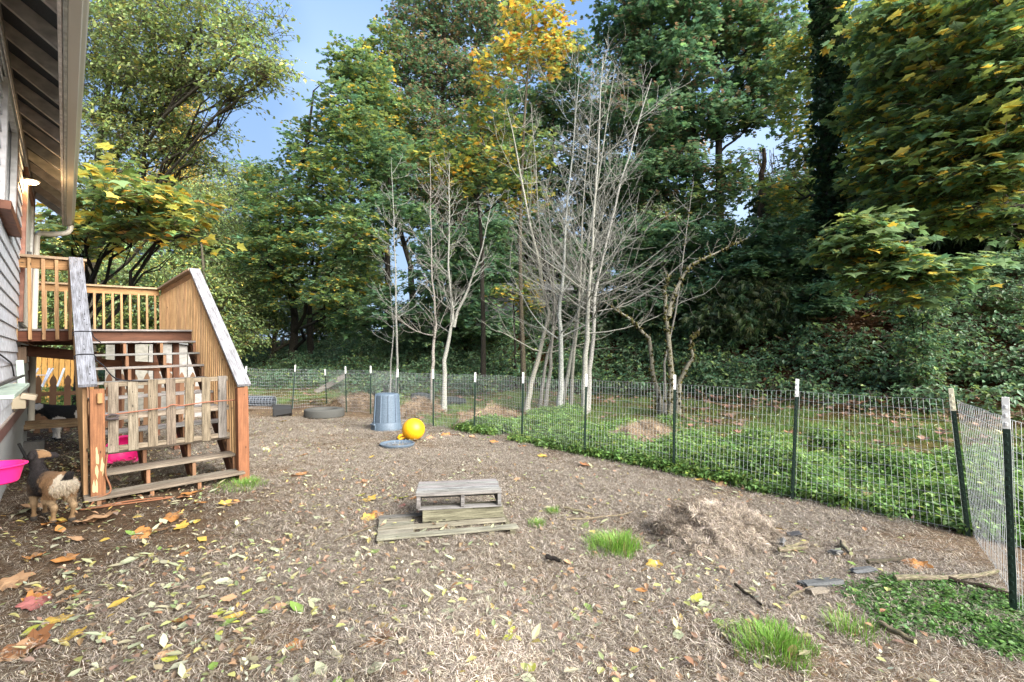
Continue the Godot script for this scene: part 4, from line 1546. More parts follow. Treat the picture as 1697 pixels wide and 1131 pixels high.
# ------------------------------------------------------------------ woods
func forest() -> void:
	var bk := Color(0.10, 0.085, 0.07)
	var dk := Color(0.055, 0.05, 0.042)
	var woods := "tall trees behind the yard"
	tree("poplar_tree", "tall airy poplar behind the house with small olive leaves overhanging the deck", "tree", woods,
		[g(-13.09, -15), Vector3(-13.14, 4.81, -15), Vector3(-12.05, 8.52, -14), Vector3(-10.55, 12.42, -13)], 0.16,
		[[-11.3, 10.7, -13, 1.3, 1.3, 1.4, 56], [-9.2, 9.7, -12, 1.05, 0.99, 1.3, 50], [-7.6, 9.7, -11.5, 1.15, 0.57, 1.1, 34], [-6.3, 8.6, -11, 0.69, 0.47, 0.7, 18], [-5.7, 8, -11, 0.41, 0.22, 0.5, 9], [-6.4, 9.6, -11.5, 0.81, 0.43, 0.7, 14], [-5.5, 8.3, -11, 0.33, 0.28, 0.5, 6], [-10.9, 8.9, -13, 1.3, 1.14, 1.3, 56], [-9.2, 8.6, -12.5, 0.88, 0.78, 1.1, 32], [-7.9, 8.6, -12, 0.69, 0.51, 0.9, 16], [-6.8, 7.8, -11.5, 0.57, 0.2, 0.6, 8], [-10.7, 7.4, -13, 1.3, 0.97, 1.3, 50], [-9.2, 7.4, -13, 0.75, 0.75, 1, 20], [-8.5, 6.9, -13, 0.55, 0.39, 0.8, 9], [-7.9, 7.5, -12.5, 0.41, 0.22, 0.6, 5], [-11.8, 6.5, -14, 1.23, 0.96, 1.2, 34], [-12.3, 10.5, -14, 1.05, 2.1, 1.2, 40], [-8.7, 11.3, -12, 1.8, 0.75, 1.5, 40]],
		LEAF.poplar, Color(0.16, 0.14, 0.11), 1.0, 7, 2.1)
	tree("poplar_tree", "sunlit yellow poplar standing far behind the olive leaved poplar", "tree", woods,
		[g(-23.64, -34), Vector3(-23.83, 10.59, -34), Vector3(-24.16, 21.92, -34)], 0.25,
		[[-24, 20.6, -34, 1.02, 1.96, 1.8, 36], [-24.2, 17.8, -34, 1.45, 1.96, 2, 50], [-23.6, 14.9, -34, 1.7, 2.12, 2, 50], [-24.4, 12.8, -34, 2.34, 2.12, 2, 50]],
		LEAF.poplar_gold, bk, 2.0, 5)
	tree("maple_tree", "maple with large yellowing leaves right behind the deck railing", "tree", woods,
		[g(-11.22, -12.5), Vector3(-11.19, 3.32, -12.5), Vector3(-10.13, 4.93, -11.5), Vector3(-9.3, 6.05, -11)], 0.10,
		[[-8.5, 5, -10, 0.75, 0.35, 0.9, 22], [-7.4, 4.7, -9.5, 0.65, 0.33, 0.9, 22], [-6.7, 4.5, -9.5, 0.47, 0.31, 0.8, 14], [-8.8, 4.4, -10, 0.75, 0.38, 0.9, 20], [-7.9, 4.3, -10, 0.88, 0.38, 0.9, 26], [-6.9, 4.1, -10, 0.56, 0.23, 0.7, 12], [-10.1, 4.1, -11, 0.82, 0.49, 0.9, 26]],
		[LEAF.maple_big[0], LEAF.maple_big[1], LEAF.maple_big[2], LEAF.maple_gold[1]], dk, 1.0, 5, 1.7, 0.6)
	# low woods on the far side of the lot
	var low := ["spreading green tree of the low wood behind the deck", "tangled green tree of the wood over the picket fence", "yellow green tree of the wood between deck and bank", "pale leaved tree at the left end of the bank", "leaning tree of the wood behind the stair rail", "thin trunked tree at the end of the wire fence"]
	var lowspec := [[g(-22.59, -24), [-21.9, 5.9, -23, 2.3, 2.01, 2, 60], [-19.3, 4.4, -22, 1.93, 1.65, 2, 46], [-21.5, 3.5, -22, 1.93, 1.65, 2, 40]],
		[g(-21.39, -26), [-21.5, 6.8, -26, 2.6, 2.27, 2, 70], [-18.3, 4.6, -24, 2.1, 1.8, 2, 60], [-21.7, 9.4, -27, 3.04, 2.02, 2, 50], [-19.5, 2.5, -23, 2.3, 1.15, 2, 40]],
		[g(-19.19, -28), [-19.3, 8.3, -28, 2.8, 2.1, 2, 70], [-17.6, 5.7, -27, 2.36, 2.02, 2, 60], [-17.8, 3.2, -25, 1.88, 1.25, 2, 50], [-19.3, 10.4, -29, 2.17, 1.59, 2, 50]],
		[g(-18.49, -33), [-19.3, 11.6, -33, 2.48, 2.89, 2.5, 70], [-17.1, 7.8, -31, 2.33, 2.33, 2.5, 60], [-18, 13.6, -34, 1.7, 1.53, 2, 34], [-18.4, 7.3, -30, 2.06, 2.25, 2, 50]],
		[g(-15.57, -25), [-15.2, 4.3, -24, 1.5, 1.8, 1.5, 44], [-14.4, 2.5, -24, 1.5, 1.02, 1.5, 36], [-14.9, 2, -23, 1.44, 0.86, 1.5, 30]],
		[g(-14.44, -29), [-14, 8.3, -28, 2.1, 2.1, 2, 60], [-14, 5.5, -28, 2.1, 1.75, 2, 46], [-14.5, 3.6, -27, 1.69, 1.22, 2, 30], [-14.8, 3.9, -34, 2.55, 1.45, 2, 60], [-11.2, 4, -32, 2, 1.36, 2, 50]]]
	for i in 6:
		var sp: Array = lowspec[i]
		var f: Vector3 = sp[0]
		var c: Array = sp[1]
		tree("woodland_tree", low[i], "tree", woods, [f, f + Vector3(0.3, 2.2, 0.2), Vector3(c[0], c[1] + 0.5, c[2]), Vector3(c[0] - 0.5, c[1] + 3.5, c[2])], 0.16, sp.slice(1), LEAF.bush, Color(0.22, 0.19, 0.155), 1.55, 6, 2.6)
	tree("maple_tree", "broad green maple with twin dark trunks at the end of the bank", "tree", woods,
		[g(-12.19, -27), Vector3(-12.24, 4.65, -27), Vector3(-11.76, 10.13, -26), Vector3(-10.44, 15.57, -25)], 0.24,
		[[-13.6, 10.8, -27, 1.89, 1.55, 2, 56], [-11, 12.8, -26, 1.69, 1.75, 2, 66], [-8.8, 14.4, -25, 1.44, 1.69, 2, 60], [-8.7, 16.7, -25, 0.94, 1.06, 1.5, 26], [-11.9, 8.8, -25, 2.19, 1.75, 2, 80], [-9, 10.1, -24, 1.98, 2.1, 2, 90], [-7.6, 12.5, -24, 1.68, 1.98, 2, 80], [-7.6, 16.2, -25, 1.38, 1.38, 1.6, 44], [-9.9, 6.7, -24, 1.8, 1.5, 2, 70], [-7.2, 6.9, -22, 1.38, 1.54, 1.8, 60], [-12.8, 6.6, -25, 1.56, 1.56, 2, 50], [-8, 4.4, -22, 1.54, 0.99, 1.8, 46], [-11.6, 5, -25, 1.25, 0.94, 1.5, 22]],
		[LEAF.maple[0], LEAF.maple[1], LEAF.maple[2], LEAF.maple[0]], dk, 1.2, 6, 2.3, 0.8)
	tree("maple_tree", "second dark trunk beside the broad maple with a thin crown", "tree", woods,
		[g(-11.04, -26.5), Vector3(-11.15, 4.59, -26.5), Vector3(-9.95, 9.8, -26)], 0.2, [[-10, 9.5, -26, 1.62, 1.62, 1.6, 30], [-7.8, 5.4, -25, 1.25, 0.94, 1.6, 26]], LEAF.maple, dk, 1.3, 6)
	tree("tall_tree", "tall brownish green tree rising behind the golden maple", "tree", woods,
		[g(-4.63, -30), Vector3(-4.55, 8.01, -30), Vector3(-4.32, 16.43, -30), Vector3(-4.17, 27.36, -30)], 0.3,
		[[-5.7, 23, -30, 2.1, 2.25, 2, 80], [-3, 23.8, -30, 2.85, 2.25, 2, 90], [-0.7, 22.6, -30, 1.88, 2.62, 2, 60], [-6.4, 19.9, -30, 1.5, 1.88, 2, 46], [-4.5, 19.1, -30, 2.62, 2.25, 2, 100], [-1.8, 18.4, -30, 2.25, 2.62, 2, 90], [-5.8, 15.6, -29, 2.03, 2.17, 2, 70], [-3.3, 14.4, -29, 2.39, 2.17, 2, 90], [-0.7, 14.1, -29, 1.81, 2.17, 2, 60], [-5.3, 11.5, -28, 1.96, 1.75, 2, 70], [-2.4, 10.8, -28, 2.1, 1.75, 2, 80], [-4.2, 26.6, -30, 3.75, 2.25, 2.5, 70]],
		LEAF.maple_brown, bk, 1.35, 7, 2.6)
	tree("tall_tree", "tall leaning trunk with open crown behind the slim bare trees", "tree", woods,
		[g(-4.95, -25), Vector3(-5.29, 6.31, -25), Vector3(-6.26, 9.8, -25), Vector3(-6.6, 12.35, -25)], 0.2,
		[[-6.6, 11.7, -25, 1.56, 1.44, 1.8, 50], [-6.3, 8.9, -24, 1.38, 0.9, 1.6, 20], [-4.8, 8.2, -24, 1.2, 0.9, 1.6, 20], [-7.1, 9.8, -25, 0.94, 0.94, 1.4, 16]], [LEAF.maple_dark[0], LEAF.maple[0]], dk, 1.3, 6)
	tree("golden_maple", "slender maple with bright golden leaves rising above the bare grey trees", "tree", woods,
		[g(0.41, -17), Vector3(0.29, 5.66, -17), Vector3(0.41, 9.76, -16.5), Vector3(0.81, 14.5, -16)], 0.09,
		[[0.4, 13, -16, 0.92, 0.72, 0.8, 30], [1.6, 12.6, -16, 0.8, 0.72, 0.8, 22], [0, 11.8, -16, 0.88, 0.72, 0.8, 28], [1.3, 11.7, -16, 0.8, 0.6, 0.8, 18], [-0.6, 11.1, -16, 0.64, 0.48, 0.7, 12], [1.7, 13.9, -16, 1, 0.6, 0.8, 16]],
		LEAF.maple_gold, Color(0.22, 0.19, 0.15), 0.9, 6, 1.25)
	tree("golden_maple", "low arching yellow and green maple branches behind the bare grey trees", "tree", woods,
		[g(-1.09, -18), Vector3(-1.1, 5.45, -18), Vector3(-1.29, 8.01, -17.5), Vector3(-1.05, 10.44, -17)], 0.10,
		[[-1, 10.2, -17, 0.85, 0.51, 0.8, 14], [-2.3, 9.1, -17, 0.85, 0.47, 0.8, 12], [-3.1, 8.7, -17, 0.55, 0.42, 0.7, 9], [-1.3, 8.5, -17, 1.27, 0.77, 0.9, 24], [-0.4, 9.6, -17, 0.77, 0.55, 0.8, 12], [-1.9, 7.8, -17, 1.06, 0.51, 0.8, 14], [0.2, 7.4, -17, 0.98, 0.85, 0.8, 22], [0.7, 8.9, -17, 0.85, 0.85, 0.8, 14], [-2.5, 8.3, -17, 0.85, 0.42, 0.8, 9]],
		[LEAF.maple_gold[1], LEAF.maple[2], LEAF.maple[1]], dk, 1.0, 5)
	tree("dark_maple", "dark green maple behind the slim bare trees on the bank", "tree", woods,
		[g(-2.54, -23), Vector3(-2.56, 5.93, -23), Vector3(-2.42, 8.56, -23)], 0.16,
		[[-3, 6.3, -22, 1.54, 1.1, 1.5, 46], [-1.3, 6.9, -22, 1.26, 1.26, 1.5, 46], [-1.5, 4.8, -21, 1.31, 1.05, 1.5, 50], [-3.4, 4.8, -21, 1.21, 0.94, 1.5, 40], [-5.3, 3.5, -21.5, 1.61, 0.81, 1.5, 50], [-3.4, 3.2, -21, 1.57, 0.94, 1.5, 56], [-1.2, 3.1, -20.5, 1.28, 0.87, 1.5, 46], [-7.2, 3, -23, 1.44, 0.75, 1.5, 36], [-0.2, 5.5, -22, 0.71, 0.82, 1.2, 18]], LEAF.maple_dark, dk, 1.15, 5, 1.9, 0.6)
	tree("tall_tree", "dense dark maple filling the wood behind the clump of bare grey trunks", "tree", woods,
		[g(1.91, -27), Vector3(1.92, 7.37, -27), Vector3(2.27, 13.22, -27), Vector3(2.46, 19.84, -27)], 0.26,
		[[0.7, 15.3, -27, 1.69, 1.55, 2, 60], [2.8, 15.6, -27, 1.89, 1.55, 2, 70], [4.8, 14.6, -27, 1.69, 1.55, 2, 60], [0, 11.8, -26, 1.62, 1.62, 2, 66], [2.3, 11.5, -26, 1.95, 1.82, 2, 90], [5, 10.8, -26, 1.62, 1.82, 2, 76], [1, 8.2, -25, 1.88, 1.25, 2, 60], [3.5, 7.9, -25, 1.88, 1.44, 2, 80], [5.4, 7.6, -25, 1.25, 1.25, 2, 46], [3.8, 18.1, -27, 1.55, 1.55, 2, 40], [-0.9, 8.2, -25, 0.94, 1.12, 1.6, 30], [1.8, 18.4, -27, 1.35, 1.35, 2, 26]],
		[LEAF.maple_dark[0], LEAF.maple_brown[1], LEAF.maple[0]], dk, 1.3, 6)
	tree("tall_tree", "slim maple between the broad maple and the brownish tree with sky showing through", "tree", woods,
		[g(-7.55, -29), Vector3(-7.54, 8.53, -29), Vector3(-7.67, 15.94, -29), Vector3(-7.86, 21.19, -29)], 0.2,
		[[-7.7, 20.1, -29, 1.59, 1.67, 1.8, 50], [-7.8, 16.5, -28, 1.4, 1.61, 1.8, 56], [-6.7, 15.4, -28, 1.61, 1.61, 1.8, 60], [-7.4, 13.3, -28, 1.75, 1.61, 1.8, 60], [-6.7, 10.8, -28, 1.61, 1.4, 1.8, 46], [-7.8, 8.4, -27, 1.22, 1.01, 1.6, 26]],
		[LEAF.maple[2], LEAF.maple_brown[1], LEAF.maple[1]], dk, 1.25, 6)
	tree("young_maple", "small bright green maple with yellow leaf tips in front of the grey house", "tree", woods,
		[g(0.15, -18), Vector3(0.08, 3.18, -18), Vector3(0.03, 4.03, -17.6)], 0.05, [[-0.1, 3.8, -17.5, 0.53, 0.35, 0.6, 12], [0.5, 3.5, -17.5, 0.53, 0.44, 0.6, 12], [0.7, 4, -17.5, 0.39, 0.31, 0.5, 6]], [LEAF.maple[2]], dk, 0.9, 4)
	tree("tall_maple", "tall maple with an open crown and orange scarred trunk behind the bare trees", "tree", woods,
		[g(9.1, -23), Vector3(9.01, 6.51, -23), Vector3(8.78, 11.49, -23), Vector3(8.04, 16.46, -22), Vector3(7.81, 21.65, -22)], 0.26,
		[[5.6, 17.7, -23, 1.44, 1.61, 2, 60], [7.1, 17.6, -22, 1.54, 1.54, 2, 80], [9, 17, -22, 1.54, 1.54, 2, 80], [6.2, 15.3, -23, 1.44, 1.44, 2, 60], [7.9, 15, -22, 1.38, 1.38, 2, 60], [5.3, 13.3, -23, 1.15, 1.44, 2, 46], [6.7, 12.2, -22, 1.54, 1.26, 2, 66], [8.7, 12.8, -22, 1.26, 1.38, 2, 46], [5.9, 9.9, -22, 1.38, 1.1, 2, 50], [7.8, 9.9, -22, 1.26, 1.1, 1.8, 40], [7.1, 20.2, -22, 2.75, 1.38, 2, 60]],
		[LEAF.maple_brown[0], LEAF.maple_dark[1], LEAF.maple_dark[0]], bk, 1.35, 7)
	tree("tall_maple", "tall maple with straight dark trunk left of the ivy clad snag", "tree", woods,
		[g(9.52, -22), Vector3(9.59, 6.3, -22), Vector3(9.58, 12.48, -22), Vector3(9.34, 19.34, -22)], 0.28,
		[[10.7, 16.5, -22, 1.38, 1.54, 1.8, 60], [11.8, 16.1, -21, 1.21, 1.57, 1.8, 50], [10.9, 14.2, -22, 1.1, 0.99, 1.6, 34], [10.1, 12.5, -22, 1.1, 0.82, 1.5, 22], [11.8, 13.6, -21, 1.05, 0.94, 1.6, 34], [9.9, 9.6, -21, 1.21, 0.94, 1.5, 30], [8.5, 8.2, -21, 1.21, 0.94, 1.5, 36], [11, 18.8, -22, 2.48, 1.38, 2, 50], [11.2, 12.3, -21, 0.94, 0.68, 1.2, 14]],
		[LEAF.maple_brown[1], LEAF.maple_dark[1], LEAF.maple[1]], dk, 1.25, 7)
	# dark maples and cedars along the crest
	tree("dark_maple", "dark maple spreading low over the crest between bare trees and snag", "tree", woods,
		[g(6.03, -20), Vector3(6.06, 4.61, -20), Vector3(5.9, 6.62, -19)], 0.15,
		[[5.1, 6.1, -19, 1.09, 0.95, 1.4, 46], [6.2, 5.9, -18, 1.03, 0.81, 1.4, 46], [7.1, 5.1, -17.5, 1.09, 0.79, 1.3, 56], [5.7, 4.5, -18, 1.26, 0.81, 1.3, 60], [4.3, 4.5, -19, 0.95, 0.95, 1.3, 40], [6.6, 3.7, -17, 1.06, 0.72, 1.2, 56], [5.5, 3.1, -17.5, 1.23, 0.66, 1.2, 56], [3.3, 4.1, -20, 1.25, 1, 1.4, 44], [2.7, 5.8, -21, 1.05, 1.05, 1.4, 30]], LEAF.maple_dark, dk, 1.05, 5, 1.9, 0.6)
	tree("dark_maple", "dark maple in front of the snag with leaves down to the brambles", "tree", woods,
		[g(8.53, -17), Vector3(8.57, 4.16, -17), Vector3(8.44, 5.54, -16.5)], 0.12,
		[[7.7, 5.6, -16.5, 1.03, 0.54, 1.2, 40], [8.7, 4.6, -16, 0.92, 0.6, 1.2, 44], [7.7, 4.4, -16, 0.92, 0.6, 1.1, 44], [9.3, 5.6, -16, 0.72, 0.72, 1.1, 26], [9.7, 4.4, -16, 0.8, 0.68, 1.1, 36], [9.5, 3.2, -14.6, 0.8, 0.55, 0.9, 36]], LEAF.maple_dark, dk, 1.0, 5, 1.9, 0.6)
	tree("cedar_tree", "drooping dark cedar over the brambles beside the mossy trunks", "tree", woods,
		[g(7.86, -16.5), Vector3(7.89, 3.46, -16.5), Vector3(7.95, 4.92, -16.5)], 0.13,
		[[7.1, 3.6, -16, 0.8, 0.6, 0.9, 60], [8, 3.4, -15.8, 0.91, 0.59, 0.9, 70], [7.4, 2.6, -15.5, 1.08, 0.58, 0.9, 80], [8.6, 2.8, -15.6, 0.7, 0.51, 0.9, 50], [6.4, 2.5, -15.8, 0.71, 0.43, 0.8, 40]], LEAF.cedar, dk, 1.1, 5)
	# ivy clad trunk, snag
	var iv := tree("ivy_clad_tree", "straight tree trunk wrapped in dark ivy from foot to crown", "tree", woods,
		[g(9.92, -15), Vector3(9.98, 5.57, -15), Vector3(10.01, 9.4, -15), Vector3(10.15, 14.88, -15)], 0.19,
		[[10.4, 10.4, -17, 1.06, 1.06, 1.3, 26], [10.6, 8.7, -17, 1.06, 1.06, 1.3, 34], [10.1, 7.2, -17, 0.98, 0.85, 1.3, 34], [11.6, 12.7, -16.5, 1.03, 1.24, 1.3, 26], [10.6, 12.4, -17, 1.06, 1.06, 1.3, 30]], [LEAF.maple[1], LEAF.maple[2]], dk, 1.05, 5)
	ivy_on(iv, Vector3(9.96, 3.29, -15), Vector3(10.11, 14.68, -15), 0.34, 1000)
	var sn := tree("snag", "broken tree snag wrapped in twiggy dead vines", "tree", woods, [g(9.91, -19), Vector3(9.98, 6.14, -19), Vector3(9.96, 7.83, -19), Vector3(10.04, 9.87, -19)], 0.30, [], [], Color(0.12, 0.085, 0.06))
	ivy_on(sn, Vector3(9.97, 5.18, -19), Vector3(10.01, 7.83, -19), 0.4, 110)
	var vm := MB.new()
	for i in 150:
		var t := rng.randf()
		var p := (Vector3(9.98, 6.14, -19)).lerp(Vector3(10.04, 9.82, -19), t) - sn.position + Vector3(rf(-0.36, 0.36), 0, rf(0.0, 0.36))
		vm.tube(wander(p, Vector3(rf(-0.3, 0.3), -1, rf(-0.2, 0.3)), rf(0.3, 0.9), 4, 0.25, 0.0), [0.012, 0.011, 0.01, 0.008, 0.004], 3, jit(Color(0.20, 0.13, 0.08), 0.3), false)
	put("vines", vm.mesh(), M.bark, sn).set_meta("kind", "stuff")
	# the near big-leaf maple reaching in over the fence corner
	tree("bigleaf_maple", "near maple with very large green and yellow leaves reaching over the fence corner", "tree", woods,
		[g(15.45, -13), Vector3(15.63, 6.36, -13), Vector3(14.53, 10.04, -12.5), Vector3(13.76, 13.01, -12)], 0.2,
		[[9.4, 9.9, -12, 0.84, 0.66, 1.1, 34], [9.7, 9.3, -11, 0.96, 0.69, 1.1, 44], [10.1, 8.7, -10, 0.88, 0.62, 1.1, 40], [10.2, 7.6, -9.5, 0.47, 0.59, 1, 24], [9.5, 8.2, -11.5, 0.95, 0.55, 1.1, 40], [9.9, 7.7, -10.5, 0.92, 0.53, 1.1, 42], [9.9, 6.9, -9.5, 0.71, 0.4, 1, 30], [9.2, 7.5, -12, 0.6, 0.39, 0.9, 18], [9.4, 6.6, -11, 0.91, 0.47, 1, 36], [9.8, 6.2, -10, 0.88, 0.4, 1, 36], [9, 6, -11.5, 0.81, 0.37, 0.9, 26], [9.4, 5.5, -10.6, 0.93, 0.37, 1, 34], [9.9, 5.2, -9.8, 0.73, 0.37, 0.9, 30], [9.3, 5.2, -11.3, 0.65, 0.23, 0.7, 14], [10, 4.6, -10.6, 0.87, 0.27, 0.8, 24], [10.5, 4.3, -10, 0.5, 0.3, 0.8, 16], [10.1, 5.9, -9.5, 0.47, 0.47, 0.9, 20]],
		LEAF.maple_big, Color(0.075, 0.06, 0.045), 1.15, 8, 2.0, 0.62)
	tree("bigleaf_maple", "maple behind the near one with green gold leaves high over the bank", "tree", woods,
		[g(11.09, -15), Vector3(11.18, 5.57, -15), Vector3(10.68, 8.52, -14), Vector3(11.12, 12.15, -14)], 0.1,
		[[11.3, 11.1, -14, 1.16, 1.05, 1.2, 50], [10.6, 8.6, -13.5, 1.11, 0.84, 1.2, 46], [11.7, 8, -13, 0.97, 0.81, 1.2, 40], [10.8, 6.5, -13.5, 1.01, 0.68, 1.1, 40], [11.8, 9.9, -13, 1.14, 1.14, 1.2, 46], [12.8, 9.7, -12.5, 1.09, 1.09, 1.2, 46], [12, 7.1, -12, 0.9, 0.75, 1.2, 40]],
		[LEAF.maple[0], LEAF.maple[1], LEAF.maple[2]], dk, 1.15, 6, 1.9, 0.7)
	for q in [[g(16.89, -19), "dark cedar behind the fence panel"], [g(17.74, -17.5), "dark cedar on the bank at the picture's edge"], [g(17.91, -22), "dark cedar behind the ivy clad trunk"]]:
		var f: Vector3 = q[0]
		var bl := []
		for k in 9:
			bl.append([f.x + rf(-0.6, 0.6), f.y + 1.2 + k * 1.15, f.z + rf(-0.5, 0.5), 2.3 - k * 0.14, 0.9, 2.1 - k * 0.14, 74])
		tree("cedar_tree", q[1], "tree", woods, [f, f + Vector3(0, 5, 0), f + Vector3(0.2, 11, 0)], 0.25, bl, LEAF.cedar, dk, 1.9, 5)
	# small yellowing maple on the bank
	tree("young_maple", "small maple on the bank with yellowing leaves in front of the fence panel", "tree", woods,
		[g(10.4, -12.4), Vector3(9.59, 2.32, -11.5), Vector3(8.05, 3.11, -10), Vector3(6.88, 3.85, -9.4)], 0.022,
		[[6.9, 4, -9.4, 0.47, 0.23, 0.4, 28], [6.6, 3.6, -9.5, 0.36, 0.17, 0.3, 15], [7, 3.5, -9.3, 0.47, 0.26, 0.4, 28], [7.1, 3.2, -9.5, 0.47, 0.19, 0.4, 20], [7.5, 3.2, -9.2, 0.44, 0.21, 0.4, 24], [7.9, 3.1, -9, 0.45, 0.18, 0.4, 22], [8.3, 3.1, -8.9, 0.33, 0.11, 0.3, 13], [7.7, 2.8, -9.2, 0.34, 0.18, 0.4, 16]], [LEAF.maple_big[0], LEAF.maple_big[1], LEAF.maple_big[1], LEAF.maple[2]], dk, 1.1, 4, 1.3, 0.5)
	tree("young_maple", "leafy shoot with round green leaves standing in the brambles below the yellowing maple", "tree", woods,
		[g(9.79, -11.5), Vector3(9.64, 2.31, -11.3), Vector3(9.55, 3.15, -11.2)], 0.03,
		[[9.6, 3.2, -11.2, 0.36, 0.28, 0.4, 14], [9.5, 2.6, -11.2, 0.42, 0.36, 0.4, 20], [9.6, 1.9, -11.2, 0.48, 0.42, 0.4, 24], [9.5, 1.3, -11.2, 0.42, 0.34, 0.4, 18]], [LEAF.bramble[1], LEAF.bramble[2]], dk, 0.95, 3)
	# the dim wood behind everything
	var far := ["far dim tree beyond the left end of the bank", "far dim tree behind the broad maple", "far dim tree behind the brownish green tree", "far dim tree behind the grey house", "far dim tree behind the tall maples", "far dim tree behind the snag", "far dim tree behind the big leaved maple", "far dim tree at the end of the bank above the ferns", "far dim tree over the golden board fence"]
	var fu := [[380, 44, 470], [560, 46, 440], [760, 44, 380], [900, 44, 400], [1080, 40, 400], [1330, 34, 420], [1520, 27, 330], [1690, 22, 380], [60, 40, 520]]
	var fp := [g(-25.76, -44), g(-16.58, -46), g(-4.87, -44), g(2.83, -44), g(11.57, -40), g(20.45, -34), g(22.65, -27), g(23.13, -22), g(-39.41, -40)]
	for i in 9:
		var f: Vector3 = fp[i]
		var bl := []
		var high: float = [7.0, 9.0, 16.0, 7.0, 14.0, 7.0, 14.0, 13.0, 7.0][i]
		for k in 9:
			var t := (k + 0.5) / 9.0
			bl.append([f.x + rf(-2.5, 2.5), f.y + 1.5 + t * high, f.z + rf(-1, 1), 3.0 * sin(0.5 + 2.3 * t), 1.6, 2.2, 60])
		tree("woodland_tree", far[i], "tree", woods, [f, f + Vector3(0.2, high * 0.5, 0), f + Vector3(0, high, 0)], 0.25, bl, [LEAF.bush[0], LEAF.maple_brown[0]], bk, 2.2, 5)


func ivy_on(o: Node3D, a: Vector3, b: Vector3, r: float, count: int) -> void:
	var xf := []
	var tint := []
	for i in count:
		var an := rf(0, TAU)
		var p := a.lerp(b, rng.randf()) - o.position + Vector3(cos(an), 0, sin(an)) * r * rf(0.6, 1.15)
		xf.append(spun(p, rf(0.8, 1.4), 0.9))
		tint.append(tone())
	many("ivy", LEAF.ivy[0], M.leaf, xf, tint, o)


